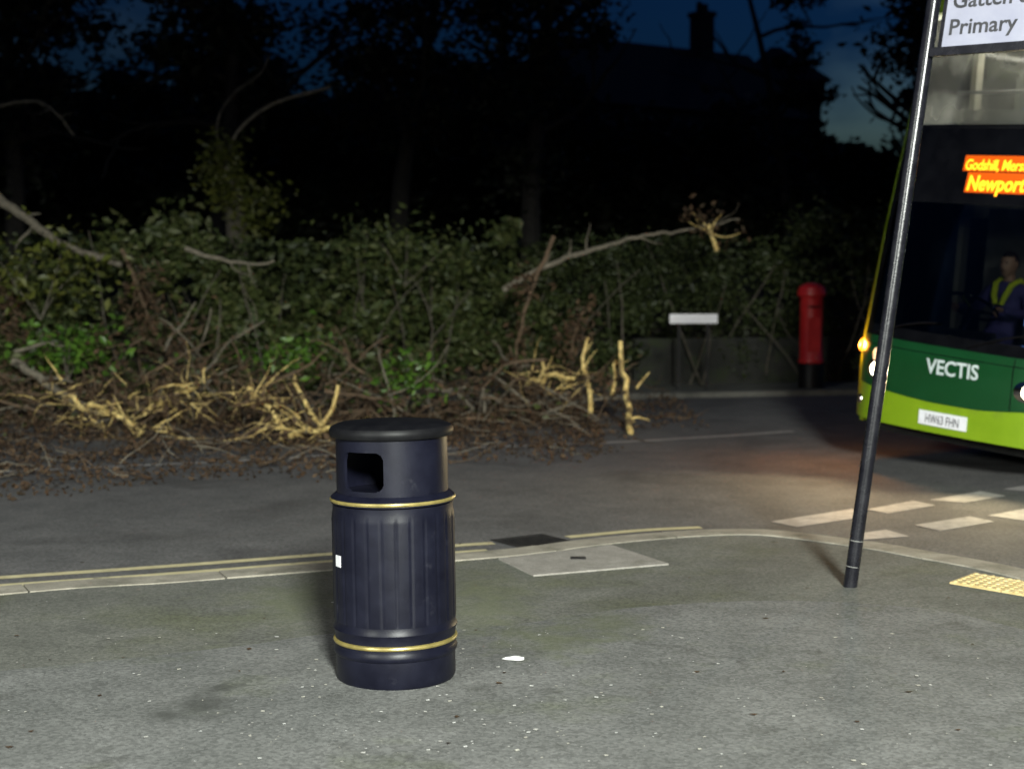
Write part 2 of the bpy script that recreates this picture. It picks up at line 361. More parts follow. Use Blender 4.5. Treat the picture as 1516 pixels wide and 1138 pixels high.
# kerb line (road-side edge of the kerb), running past the camera's left, round the corner and into the side road
kl = [Vector((-40, -7, 0)), Vector((-14, 3.0, 0)), Vector((-5, 6.5, 0))]
kl += [gnd(*p, 0) for p in ((0, 868), (250, 851), (490, 833), (740, 814), (840, 801), (950, 790), (1050, 784))]
kl += [gnd(*p, 0) for p in ((1110, 783.5), (1160, 786), (1260, 798), (1330, 808), (1400, 821), (1516, 843))]
kl += [Vector((3.5, 6.9, 0)), Vector((4.2, 5.2, 0)), Vector((5.0, 2.8, 0)), Vector((5.6, 0, 0)), Vector((5.9, -6, 0)), Vector((5.9, -20, 0))]
def resample(pts, step):
    out = [pts[0].copy()]; acc = 0
    # Catmull-Rom through the points, then constant spacing
    P = [pts[0]*2-pts[1]]+pts+[pts[-1]*2-pts[-2]]; fine = []
    for i in range(1, len(P)-2):
        n = max(2, int((P[i+1]-P[i]).length/.03))
        for k in range(n):
            t = k/n
            fine.append(.5*((2*P[i])+(P[i+1]-P[i-1])*t+(2*P[i-1]-5*P[i]+4*P[i+1]-P[i+2])*t*t+(-P[i-1]+3*P[i]-3*P[i+1]+P[i+2])*t**3))
    fine.append(P[-2])
    for a, b in zip(fine, fine[1:]):
        acc += (b-a).length
        if acc >= step: out.append(b.copy()); acc = 0
    return out
def offset(path, d):
    out = []
    for i, p in enumerate(path):
        t = (path[min(i+1, len(path)-1)]-path[max(i-1, 0)]); t.z = 0; t.normalize()
        out.append(p+Vector((t.y, -t.x, 0))*d)      # d > 0: towards the camera side
    return out
kpath = resample(kl, .15)
ground = sheet('ground', [(-600, -600), (600, -600), (600, 900), (-600, 900)], RZ-.06, M['soil']); tag(ground, kind='structure')
fk = [gnd(*p, 0) for p in ((-1200, 662), (-400, 628), (200, 605), (700, 590), (950, 583), (1270, 577), (1600, 570), (2300, 560))]
fpath = resample([Vector((-70, fk[0].y-12, 0))]+fk+[Vector((70, fk[-1].y+8, 0))], .5)
road = sheet('road', [(-85, -20), (85, -20), (85, 40)]+[(p.x, p.y+.2) for p in reversed(fpath)]+[(-85, -10)], RZ-.002, M['road']); tag(road, kind='structure')
back = offset(kpath, .225)
pav = sheet('pavement', [(p.x, p.y) for p in back]+[(-40, -20)], 0, M['pave_old'], depth=.12); tag(pav, kind='structure')
ln = [G(*p) for p in ((-500, 1035), (-200, 1012), (40, 990), (210, 973), (370, 955), (497, 938), (735, 928), (929, 901), (1122, 890), (1260, 893), (1387, 904), (1516, 933), (1700, 985), (1900, 1070))]
patch_ = sheet('pavement_resurfacing', [(p.x, p.y) for p in resample(ln, .1)]+[(4.4, -8), (-14, -8), (-14, 2.2)], .004, M['pave_new']); tag(patch_, kind='structure')
# kerb stones
kb = MB(); outer = kpath; inner = offset(kpath, .22); n = len(kpath); i = 0; STONE = 6
while i < n-1:
    j = min(i+STONE, n-1); dz = rnd.uniform(-.003, .003)
    a = [outer[k].copy() for k in range(i, j+1)]; b = [inner[k].copy() for k in range(i, j+1)]
    for L in (a, b):
        L[0] = L[0]+(L[1]-L[0])*.03; L[-1] = L[-1]+(L[-2]-L[-1])*.03
    vs = []; m = len(a)
    for k in range(m):
        o_, q_ = a[k], b[k]
        d_ = (q_-o_).normalized()
        vs += [(o_.x, o_.y, RZ-.05), (o_.x, o_.y, -.008+dz), (o_.x+d_.x*.012, o_.y+d_.y*.012, .006+dz), (q_.x, q_.y, .006+dz), (q_.x, q_.y, RZ-.05)]
    fs = []
    for k in range(m-1):
        for e in range(4): fs.append((k*5+e, k*5+e+1, (k+1)*5+e+1, (k+1)*5+e))
    fs += [(0, 1, 2, 3, 4), tuple((m-1)*5+e for e in (4, 3, 2, 1, 0))]
    kb.add(vs, fs); i = j
tag(kb.build('kerb', M['kerb'], smooth=False), kind='structure')
# far footway and its kerb
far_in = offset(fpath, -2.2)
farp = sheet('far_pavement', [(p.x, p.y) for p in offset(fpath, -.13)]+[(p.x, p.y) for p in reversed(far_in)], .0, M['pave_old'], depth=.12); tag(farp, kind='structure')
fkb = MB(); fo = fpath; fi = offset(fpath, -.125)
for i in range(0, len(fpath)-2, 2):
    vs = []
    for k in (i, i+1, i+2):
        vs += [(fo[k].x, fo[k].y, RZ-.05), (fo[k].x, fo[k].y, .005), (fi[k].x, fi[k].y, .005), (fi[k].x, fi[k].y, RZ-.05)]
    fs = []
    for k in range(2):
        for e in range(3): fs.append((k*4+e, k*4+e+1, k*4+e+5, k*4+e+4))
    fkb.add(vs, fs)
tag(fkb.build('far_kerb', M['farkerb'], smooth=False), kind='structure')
def strip(name, path, width, z, m):
    a = offset(path, -width/2); b = offset(path, width/2)
    return tag(sheet(name, [(p.x, p.y) for p in a]+[(p.x, p.y) for p in reversed(b)], z, m), kind='structure')
# double yellow lines, interrupted at the gully
y1 = resample(line1, .12); y2 = offset(y1, .24)
gx0, gx1 = -.03, .32
for nm, pth in (('yellow_line', y1), ('yellow_line', y2)):
    strip(nm, [p for p in pth if p.x < gx0], .09, RZ+.002, M['yellow'])
    strip(nm, [p for p in pth if p.x > gx1], .09, RZ+.002, M['yellow'])
cl = resample([G(*p, RZ) for p in ((-500, 730), (0, 699), (330, 683), (640, 665), (900, 655), (1060, 646), (1180, 638))], .2)
strip('centre_line', cl, .10, RZ+.002, M['white'])
for q in (((1140, 772), (1180, 780), (1272, 766), (1262, 753)), ((1283, 754), (1315, 760), (1385, 748), (1352, 741)),
          ((1376, 740), (1428, 744), (1490, 734), (1452, 727)), ((1484, 724), (1540, 729), (1610, 719), (1560, 712)),
          ((1268, 790), (1275, 799), (1347, 794), (1312, 784)), ((1354, 777), (1392, 786), (1472, 772), (1436, 764)),
          ((1462, 763), (1520, 771), (1600, 759), (1545, 748))):
    tag(sheet('give_way_marking', [(p.x, p.y) for p in (G(*c, RZ) for c in q)], RZ+.002, M['white']), kind='structure')
# earth bank behind the far footway, where hedge and trees grow
def bank_z(x, y, y0):
    d = y-y0
    return max(-.12, min(1.7, -.12+.62*max(0, d))) + .12*noise.noise(Vector((x*.5, y*.5, 0)))
bm = bmesh.new(); NX, NY = 90, 14; rows = []
xs = np.linspace(-55, 55, NX); fx = [p.x for p in far_in]; fy = [p.y for p in far_in]
def edge_y(x): return float(np.interp(x, fx, fy))
for x in xs:
    rows.append([bm.verts.new((x, edge_y(x)-.25+d, bank_z(x, edge_y(x)-.25+d, edge_y(x)-.25))) for d in np.linspace(0, 1, NY)**1.6*30])
for a, b in zip(rows, rows[1:]):
    for k in range(NY-1): bm.faces.new((a[k], b[k], b[k+1], a[k+1]))
me = bpy.data.meshes.new('bank'); bm.to_mesh(me); bm.free()
tag(finish('bank', me, M['soil']), kind='structure')
def bz(x, y): return bank_z(x, y, edge_y(x)-.25)

# ------------------------------------------------------------------ street lamp (behind the photographer; its light is what the photo shows)
sl = empty('street_lamp', (LAMP[0]+1.1, LAMP[1]-.3, 0)); tag(sl, 'grey street lamp column leaning over the near pavement behind the bus stop pole', 'street lamp')
MB().lathe([(.09, 0), (.09, 1.1), (.085, 1.12), (.05, 1.2), (.045, 5.4)], 20).build('column', M['steel'], sl)
MB().tube([(0, 0, 5.35), (-.1, .03, 5.52), (-.4, .11, 5.56), (-.75, .2, 5.56)], .024, 10).build('arm', M['steel'], sl)
MB().box(-1.35, -.72, .12, .44, 5.5, 5.6).build('lantern', M['steel'], sl, bevel=.03)
MB().box(-1.28, -.85, .17, .39, 5.485, 5.498).build('lens', M['lampglow'], sl)
ld = bpy.data.lights.new('lamp_light', 'SPOT'); ld.energy = LAMP_W; ld.color = (.96, 1.0, .92); ld.spot_size = R(178); ld.spot_blend = .145; ld.shadow_soft_size = .8
lo = bpy.data.objects.new('lamp_light', ld); link(lo, sl); lo.location = (-1.1, .3, 5.45)

# the next lamp along the street, a copy of the first
s2 = sl.copy(); link(s2); s2.location = (-9.5, -6.5, 0); s2['label'] = 'grey street lamp column on the near pavement, well left of the bin'
for ch in list(sl.children):
    c = ch.copy(); C.objects.link(c); c.parent = s2
    if c.type == 'LIGHT': c.data = ld.copy(); c.data.energy = LAMP_W*.30
sl['label'] = 'grey street lamp column on the near pavement, on the bus stop side'
sl['group'] = s2['group'] = 'street lamps along the near pavement'

# ------------------------------------------------------------------ leaves, twigs and trees
def leaf_object(name, P, size, m, parent=None, droop=.3, out=None, aspect=.5, spread=1.0):
    """one small folded leaf per point of P"""
    P = np.asarray(P, float); N = len(P)
    d = rng.normal(size=(N, 3)); d[:, 2] = d[:, 2]*.6-droop
    d /= np.linalg.norm(d, axis=1)[:, None]
    nrm = rng.normal(size=(N, 3))*spread
    if out is not None: nrm += out
    side = np.cross(d, nrm); side /= (np.linalg.norm(side, axis=1)[:, None]+1e-9)
    up = np.cross(side, d)
    s = (size*(.6+.8*rng.random(N)))[:, None] if np.isscalar(size) else np.asarray(size)[:, None]
    a = P-d*s*.5; t = P+d*s*.5; m1 = P-d*s*.05
    l = m1+side*s*aspect*.5+up*s*.10; r = m1-side*s*aspect*.5+up*s*.10
    V = np.stack([a, l, t, r], 1).reshape(-1, 3)
    F = np.arange(4*N).reshape(N, 4)
    tri = np.concatenate([F[:, [0, 1, 2]], F[:, [0, 2, 3]]], 1).reshape(-1, 3)
    me = bpy.data.meshes.new(name); me.vertices.add(4*N); me.vertices.foreach_set('co', V.ravel())
    me.loops.add(6*N); me.loops.foreach_set('vertex_index', tri.ravel().astype(np.int32))
    me.polygons.add(2*N); me.polygons.foreach_set('loop_start', np.arange(0, 6*N, 3, dtype=np.int32))
    me.update(calc_edges=True); me.validate(); me.materials.append(m)
    return link(bpy.data.objects.new(name, me), parent)
def wander(p, d, length, n, jit, r=rnd, grav=0):
    pts = [Vector(p)]; d = Vector(d).normalized()
    for i in range(n):
        d = (d+Vector((r.gauss(0, jit), r.gauss(0, jit), r.gauss(0, jit)-grav))).normalized()
        pts.append(pts[-1]+d*length/n)
    return pts
def grow(mb, p, d, length, rad, depth, tips, r=rnd, jit=.16, kids=3, n=6, up=.05):
    pts = wander(p, d, length, n, jit, r, -up)
    mb.tube(pts, [rad*(1-.62*i/n) for i in range(n+1)], 7 if rad > .05 else 5)
    if depth == 0:
        tips += pts[2:]; return
    for k in range(kids):
        t = r.uniform(.35, 1); i = min(n-1, int(t*n)); q = pts[i].lerp(pts[i+1], t*n-i)
        base = (pts[i+1]-pts[i]).normalized()
        nd = (base+Vector((r.gauss(0, .7), r.gauss(0, .7), r.gauss(.05, .5)))).normalized()
        grow(mb, q, nd, length*r.uniform(.5, .72), rad*.5, depth-1, tips, r, jit*1.1, kids, n, up)
    tips += pts[-2:]
def tree(loc, height, crown_c, crown_r, nleaf, label, leaf=.2, seed=0, trunk_r=.18, m='leaf_tree', cat='tree', name='tree', lean=(0, 0), cone=False):
    r = random.Random(seed); g = np.random.default_rng(seed)
    x, y = loc; t = empty(name, (x, y, bz(x, y)-.05)); tag(t, label, cat, 'dark trees behind the hedge')
    mb = MB(); tips = []
    base = wander((0, 0, 0), (lean[0], lean[1], 1), height*.8, 8, .05, r)
    mb.tube(base, [trunk_r*(1.25-.95*(i/8)) for i in range(9)], 9)
    for k in range(9):
        i = r.randrange(3, 8); a = r.uniform(0, 6.28)
        grow(mb, base[i], (math.cos(a), math.sin(a), r.uniform(.2, .8)), height*r.uniform(.18, .30), trunk_r*.42, 1, tips, r, kids=3)
    mb.build('trunk', M['bark_dark'], t)
    # clumps of leaves spread unevenly through the crown's volume
    cc = np.array(crown_c); cr_ = np.array(crown_r)
    K = 70
    u = g.normal(size=(K, 3)); u /= np.linalg.norm(u, axis=1)[:, None]
    rad = g.random(K)**.42
    cl_ = cc+u*rad[:, None]*cr_
    if cone:
        zz = g.random(K)**1.5; a = g.random(K)*6.28; q = np.sqrt(g.random(K))*(1-zz)
        cl_ = cc+np.stack([np.cos(a)*q*cr_[0], np.sin(a)*q*cr_[1], (zz*2-1)*cr_[2]], 1)
    cs = (.28+.42*g.random(K))*cr_.min()*(.45 if cone else .6)
    idx = g.integers(0, K, nleaf)
    P = cl_[idx]+g.normal(size=(nleaf, 3))*cs[idx][:, None]*np.array([1, 1, .75])*.62
    P = P[P[:, 2] > .15]
    leaf_object('crown', P, leaf, M[m], t, droop=.25)
    return t
# trees in front: px column, distance, size
def at_x(px, Y): return (px-758)/FPX*Y
tree((at_x(20, 15.5*K), 15.5*K), 9, (0, 0, 6.2), (2.3, 2.0, 4.2), 9000, 'tall dark tree at the far left edge behind the hedge', seed=1)
tree((at_x(318, 15*K), 15*K), 9.5, (0, 0, 6.4), (1.55, 1.6, 4.2), 7500, 'narrow dark tree between the two left gaps of blue sky', seed=2)
tree((at_x(590, 16*K), 16*K), 10, (0, 0, 6.6), (1.75, 1.8, 4.6), 8500, 'dark tree right of the second gap of sky, above the bin', seed=3)
tree((at_x(785, 15.5*K), 15.5*K), 9.5, (0, 0, 6.0), (1.55, 1.7, 4.3), 7500, 'broad dark tree just left of the house chimney', seed=4)
tree((at_x(1174, 19*K), 19*K), 10, (0, 0, 5.0), (1.25, 1.3, 4.8), 4500, 'slim pointed dark tree right of the chimney', seed=5, cone=True, trunk_r=.13)
tree((at_x(1385, 15.5*K), 15.5*K), 9.5, (0, 0, 5.6), (1.15, 1.4, 4.4), 6500, 'dark tree between the sky gap and the bus', seed=6)
tree((at_x(1620, 17*K), 17*K), 9.5, (0, 0, 5.6), (2.6, 2.0, 4.4), 7000, 'wide dark tree standing behind the bus', seed=7)
# lower evergreen trees closing the view behind
k = 10
for px, top, wd, nm in ((-120, 40, 2.6, 'low dark evergreen at the far left behind the tall tree'), (100, 50, 1.9, 'low dark evergreen behind the first gap of sky'),
                    (330, 30, 1.9, 'low dark evergreen behind the ivy-clad broken trunk'), (500, 85, 1.7, 'low dark evergreen under the second gap of sky'),
                    (680, 40, 1.9, 'low dark evergreen behind the middle of the hedge'), (870, 130, 1.9, 'low dark evergreen below the left end of the house roof'),
                    (1050, 140, 1.9, 'low dark evergreen in front of the chimney house'), (1225, 185, 1.1, 'low dark evergreen at the foot of the right sky gap'),
                    (1420, 150, 1.9, 'low dark evergreen hidden partly by the bus'),
                    (-40, 30, 2.2, 'round dark evergreen at the far left in the rear row'), (215, 62, 2.0, 'round dark evergreen filling the foot of the first sky gap'),
                    (425, 66, 2.0, 'round dark evergreen filling the foot of the second sky gap'), (585, 30, 2.0, 'round dark evergreen behind the tree above the bin'),
                    (780, 60, 2.0, 'round dark evergreen beside the left end of the house roof')):
    Y = (20+((k*37) % 10)*.12+(2.0 if k > 18 else 0))*K; x = at_x(px, Y); zt = atr(px, top, Y).z - bz(x, Y)
    tree((x, Y), zt*.95, (0, 0, zt*.45), (wd*1.25, 1.7, zt*.46), 12000, nm, leaf=.36, seed=k, trunk_r=.14, name='evergreen_tree'); k += 1

# hedge: three stretches; the right one's dimmer light is put into its leaf colour
def hedge(name, x0, x1, height, nleaf, label, seed, m='leaf_hedge', leaf=.11, depth=1.3, front=.0, low=.0):
    g = np.random.default_rng(seed); xm = (x0+x1)/2; y0 = edge_y(xm)
    t = empty(name, (xm, y0, 0)); tag(t, label, 'hedge')
    Kc = int((x1-x0)*height*7)
    cx = g.uniform(x0, x1, Kc); cz = low+g.random(Kc)**.9*height
    cz *= np.array([.82+.40*noise.noise(Vector((x*.9, seed*3.1, 0)))+.22*noise.noise(Vector((x*2.6, seed, 5))) for x in cx])
    cb = np.array([.55*noise.noise(Vector((x*.8, z*.9, seed)))+.30*noise.noise(Vector((x*2.1, z*2.3, seed+9))) for x, z in zip(cx, cz)])
    cy = np.array([edge_y(x) for x in cx])-.25-front+.5*(np.maximum(cz, 0)/height)**2+cb+g.uniform(-.12, .55, Kc)
    cr_ = g.uniform(.12, .34, Kc); cs_ = leaf*g.choice([.65, .8, 1.0, 1.15, 1.55], Kc); wgt = cr_**2*g.uniform(.4, 1.6, Kc)
    idx = g.choice(Kc, nleaf, p=wgt/wgt.sum())
    off = g.normal(size=(nleaf, 3))*cr_[idx][:, None]*np.array([.75, .55, .55])
    base = np.array([max(0, bz(x, y)*.8) for x, y in zip(cx, cy)])
    P = np.stack([cx[idx]-xm, cy[idx]-y0, cz[idx]+.1+base[idx]*.5], 1)+off
    P[:, 2] = np.maximum(P[:, 2], .02)
    leaf_object('foliage', P, cs_[idx]*g.uniform(.7, 1.3, nleaf), M[m], t, droop=.35, out=np.array([0, -.6, .4]))
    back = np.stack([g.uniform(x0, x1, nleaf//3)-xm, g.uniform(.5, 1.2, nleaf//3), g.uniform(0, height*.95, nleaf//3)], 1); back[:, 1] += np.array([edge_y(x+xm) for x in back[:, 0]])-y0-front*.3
    leaf_object('inner_foliage', back, leaf*1.3, M['leaf_shade'], t, droop=.35)
    mb = MB()
    r = random.Random(seed)
    for i in range(int((x1-x0)*4)):
        x = r.uniform(x0, x1); yy = edge_y(x)-front-.1+r.uniform(-.3, .6)
        pts = wander((x-xm, yy-y0, -.05), (r.gauss(0, .25), r.gauss(-.1, .2), 1), height*r.uniform(.7, 1.05), 6, .14, r)
        mb.tube(pts, [.022*(1-.7*i/6) for i in range(7)], 5)
    mb.build('stems', M['bark'], t)
    return t
hedge('hedge', -14, -4.2, 2.4, 20000, 'ragged green hedge at the left with branches fallen into it', 21, front=.5, leaf=.13)
hedge('hedge', -4.3, .6, 2.35, 15000, 'leafy green hedge behind the bin', 22, front=.15, leaf=.12)
hedge('hedge', .5, 9.5, 2.5, 22000, 'dark clipped hedge behind the red pillar box and name plate', 23, 'leaf_shade', leaf=.085, front=.45, low=.0)

def leafy(name, P0, r3, nleaf, label, m, leaf, cat, seed, stems=4, group=None, out=(0, -.5, .4)):
    g = np.random.default_rng(seed); r = random.Random(seed)
    t = empty(name, P0); tag(t, label, cat, group)
    P = g.normal(size=(nleaf, 3))*np.array(r3)*.5+np.array([0, 0, r3[2]*.9])
    P = P[P[:, 2] > .01]
    mb = MB()
    for i in range(stems):
        a = r.uniform(0, 6.28)
        mb.tube(wander((0, 0, -.03), (math.cos(a)*.5, math.sin(a)*.5, 1), r3[2]*1.5, 5, .15, r), [.012*(1-.12*i) for i in range(6)], 5)
    mb.build('stems', M['bark'], t)
    leaf_object('leaves', P, leaf, M[m], t, droop=.3, out=np.array(out))
    return t
def plant(px, py, Y, r3, n, label, m='leaf_laurel', leaf=.10, seed=0, cat='shrub', name='shrub'):
    p = at(px, py, Y); return leafy(name, (p.x, p.y, max(p.z, RZ)), r3, n, label, m, leaf, cat, seed)
plant(425, 562, 9.2, (.45, .3, .30), 260, 'bright green leafy sprig above the pale broken stems', seed=31)
plant(100, 560, 9.2, (.75, .35, .36), 320, 'bright green leafy shrub above the tangle at the left', seed=32, leaf=.12)
plant(600, 598, 9.0, (.4, .3, .32), 240, 'fresh green leafy shrub just above the bin lid', seed=33)
plant(60, 470, 9.9, (1.3, .5, .6), 420, 'pale green leafy shrub at the left edge of the hedge', 'leaf_ivy', .13, 34)
plant(600, 420, 10.8, (1.2, .4, .5), 420, 'olive leafy shrub in the middle of the hedge', 'leaf_hedge', .12, 35)

# fallen branches: a pixel path at given distances becomes a limb lying or leaning at its real place
def fallen(path, r0, r1, label, m='wood_grey', twigs=6, tl=.5, seed=0, leaves=0, lm='leaf_dead', name='fallen_branch', cat='branch', leaf=.09, group='branches fallen from the hedge'):
    r = random.Random(seed); g = np.random.default_rng(seed)
    Y0 = path[0][2]; pts = [atr(a, b, Y0*K+(Y_-Y0)) for a, b, Y_ in path]; o = pts[0].copy(); pts = resample([p-o for p in pts], .10)
    t = empty(name, o); tag(t, label, cat, group)
    n = len(pts)
    for i in range(1, n-1): pts[i] += Vector((r.gauss(0, .012), r.gauss(0, .012), r.gauss(0, .012)))
    mb = MB(); mb.tube(pts, [r0+(r1-r0)*i/(n-1) for i in range(n)], 8)
    tm = mb; ends = []
    for k in range(twigs):
        i = r.randrange(n//5, n-1); d = (pts[i+1]-pts[i]).normalized()
        w_ = wander(pts[i], d+Vector((r.gauss(0, .8), r.gauss(0, .5), r.gauss(0, .8))), tl*r.uniform(.4, 1.1), 6, .2, r)
        rr = (r0+(r1-r0)*i/(n-1))*.5
        tm.tube(w_, [max(.003, rr*(1-.75*j/6)) for j in range(7)], 5); ends += w_[2:]
    tm.build('limb', M[m], t)
    if leaves and ends:
        E = np.array([tuple(e) for e in ends]+[tuple(p) for p in pts[n//2:]])
        P = E[g.integers(0, len(E), leaves)]+g.normal(size=(leaves, 3))*np.array([.10, .08, .11])
        leaf_object('dead_leaves', P, leaf, M[lm], t, droop=.7)
    return t
F = fallen
F([(-30, 270, 10.4), (40, 325, 10.2), (95, 362, 10.0), (180, 392, 9.8)], .07, .035, 'thick grey branch sloping down through the hedge at the upper left', twigs=5, seed=41)
F([(275, 368, 10.2), (330, 385, 10.1), (385, 392, 10.0), (415, 382, 10.0)], .035, .014, 'thin pale curved branch lying on top of the left hedge', twigs=3, seed=42)
F([(20, 535, 9.0), (60, 560, 8.8), (130, 605, 8.5), (200, 645, 8.2)], .05, .03, 'grey bough running down into the pale tangle at the left', twigs=6, seed=43)
F([(-10, 160, 12.6), (40, 150, 12.6), (75, 160, 12.5), (110, 200, 12.4)], .03, .015, 'thin bare branch high among the trees at the left edge', twigs=3, seed=44)
F([(745, 430, 10.6), (800, 397, 10.6), (870, 372, 10.6), (940, 352, 10.7), (1010, 342, 10.8), (1098, 324, 10.9)], .045, .012, 'long grey branch lying along the top of the right hedge', twigs=8, tl=.6, seed=45)
F([(1062, 372, 10.6), (1055, 352, 10.6), (1048, 325, 10.6)], .035, .02, 'short broken stub with brown leaves on the right hedge', 'wood_pale', twigs=5, tl=.5, seed=46, leaves=90)
F([(820, 350, 10.3), (800, 400, 10.2), (775, 470, 10.0), (765, 540, 9.8), (780, 612, 9.5)], .03, .012, 'hanging branch of dead brown leaves in front of the hedge', 'wood_brown', twigs=10, tl=.6, seed=47, leaves=420)
F([(865, 455, 10.2), (850, 500, 10.0), (845, 540, 9.9)], .02, .008, 'small drooping spray of brown leaves behind the cut stems', 'wood_brown', twigs=8, tl=.45, seed=48, leaves=230)
F([(180, 370, 10.2), (205, 430, 10.0), (235, 500, 9.6), (260, 545, 9.3)], .03, .012, 'drooping branch of rusty dead leaves in the left hedge', 'wood_brown', twigs=10, tl=.6, seed=49, leaves=420)
F([(-10, 400, 10.2), (15, 450, 10.0), (30, 500, 9.8)], .025, .01, 'spray of rusty dead leaves at the left edge of the hedge', 'wood_brown', twigs=6, tl=.5, seed=50, leaves=200)
F([(330, 600, 9.0), (300, 560, 9.3), (350, 500, 9.7), (400, 470, 10)], .016, .008, 'thin grey branch arching over the hedge foot left of the bin', twigs=6, tl=.6, seed=51)
F([(640, 580, 9.3), (700, 575, 9.4), (760, 600, 9.2), (850, 585, 9.6)], .015, .006, 'thin bare branch trailing right from above the bin', twigs=7, tl=.5, seed=52)
# torn pale stems standing up from the road edge
F([(934, 640, 8.4), (930, 600, 9.0), (922, 550, 9.3), (918, 498, 9.5)], .036, .026, 'tall pale torn stem, the right one of the upright pair', 'wood_pale', twigs=2, tl=.3, seed=61, name='torn_stem', cat='stem', group='pale torn stems')
F([(874, 612, 9.0), (872, 570, 9.2), (862, 540, 9.3), (870, 500, 9.4)], .030, .018, 'tall pale torn stem, the left one of the upright pair', 'wood_pale', twigs=3, tl=.35, seed=62, name='torn_stem', cat='stem', group='pale torn stems')
F([(906, 585, 9.15), (913, 560, 9.2), (907, 535, 9.2), (922, 533, 9.2)], .022, .020, 'short crooked pale stub joined between the upright torn stems', 'wood_pale', twigs=1, tl=.2, seed=63, name='torn_stem', cat='stem', group='pale torn stems')
F([(862, 545, 9.3), (850, 560, 9.1), (838, 565, 9.0), (800, 590, 8.9)], .012, .006, 'thin pale twig bending left from the upright torn stems', 'wood_pale', twigs=3, tl=.3, seed=64, group='pale torn stems')
F([(942, 575, 9.2), (955, 560, 9.2), (966, 545, 9.2)], .014, .008, 'small pale split twig right of the upright torn stems', 'wood_pale', twigs=1, tl=.2, seed=65, group='pale torn stems')
F([(800, 560, 9.4), (806, 545, 9.4), (803, 535, 9.4)], .030, .022, 'short pale yellow stub left of the upright torn stems', 'wood_pale', twigs=3, tl=.35, seed=66, name='torn_stem', cat='stem', group='pale torn stems')
F([(717, 610, 9.0), (715, 592, 9.1), (716, 575, 9.2)], .02, .014, 'small grey stump in the litter right of the bin', 'wood_grey', twigs=1, tl=.2, seed=67, name='torn_stem', cat='stem')
F([(475, 632, 8.2), (458, 605, 8.4), (445, 580, 8.5), (435, 556, 8.6)], .028, .020, 'pale torn stem leaning left, beside the bin', 'wood_pale', twigs=1, tl=.3, seed=68, name='torn_stem', cat='stem', group='pale torn stems')
F([(470, 638, 8.1), (488, 612, 8.2), (495, 590, 8.3), (500, 570, 8.3)], .022, .016, 'pale torn stem leaning right, beside the bin', 'wood_pale', twigs=1, tl=.25, seed=69, name='torn_stem', cat='stem', group='pale torn stems')
F([(330, 652, 7.9), (375, 645, 7.9), (400, 632, 8.0), (445, 640, 8.0)], .013, .008, 'thin pale curved twig on the road left of the bin', 'wood_pale', twigs=3, tl=.35, seed=70, group='pale torn stems')
# the two tangles of splintered pale wood
def tangle(px0, py0, px1, py1, Y, n, label, seed, spread=.35, rad=.017, spine=None):
    r = random.Random(seed); a = at(px0, py0, Y); b = at(px1, py1, Y-.25); o = (a+b)/2
    t = empty('splintered_bough', (o.x, o.y, RZ)); tag(t, label, 'branch', 'branches fallen from the hedge')
    z0 = o.z-RZ
    mb = MB()
    main = [Vector(a)-t.location, (Vector(a)+b)/2-t.location+Vector((0, 0, .05)), Vector(b)-t.location]
    main = resample(main, .1)
    for i in range(1, len(main)-1): main[i] += Vector((r.gauss(0, .02), r.gauss(0, .02), r.gauss(0, .025)))
    mb.tube(main, [.036*(1-.5*i/len(main)) for i in range(len(main))], 8)
    tw = mb; sm = MB()
    for k in range(n):
        p = main[r.randrange(len(main))]+Vector((r.gauss(0, spread*.5), r.gauss(0, spread*.4), r.gauss(0, spread*.22)))
        d = Vector((r.gauss(0, 1), r.gauss(0, .6), r.gauss(.1, .6)))
        L = r.uniform(.15, .75); w_ = wander(p, d, L, 6, .17, r, .03)
        for q in w_: q.z = max(q.z, .01)
        rr = rad*r.choice((.22, .3, .4, .55, .9)); (tw if r.random() < .72 else sm).tube(w_, [rr*(1-.92*j/6) for j in range(7)], 5)
    nf = len(tw.f); tw.add(sm.v, sm.f); lo_ = tw.build('limb', M['wood_pale'], t); lo_.data.materials.append(M['wood_brown'])
    for f in lo_.data.polygons[nf:]: f.material_index = 1
    V_ = np.array(sm.v[::5]); gg = np.random.default_rng(seed); leaf_object('dead_leaves', V_[gg.integers(0, len(V_), n*4)]+gg.normal(size=(n*4, 3))*.06, .075, M['leaf_dead'], t, droop=.4)
    return t
tangle(95, 590, 215, 640, 8.4, 70, 'large tangle of splintered pale wood at the left of the road', 71, .42)
tangle(215, 610, 300, 570, 8.6, 55, 'splintered pale bough right of the large tangle, under rusty leaves', 72, .34)
tangle(368, 575, 425, 640, 8.2, 60, 'knotted splintered bough left of the bin', 73, .24)
tangle(430, 645, 505, 640, 8.0, 25, 'low splintered bough behind the bin lid', 74, .2, .013)
tangle(780, 570, 850, 560, 9.3, 22, 'brownish splintered bough left of the upright torn stems', 75, .25, .012)

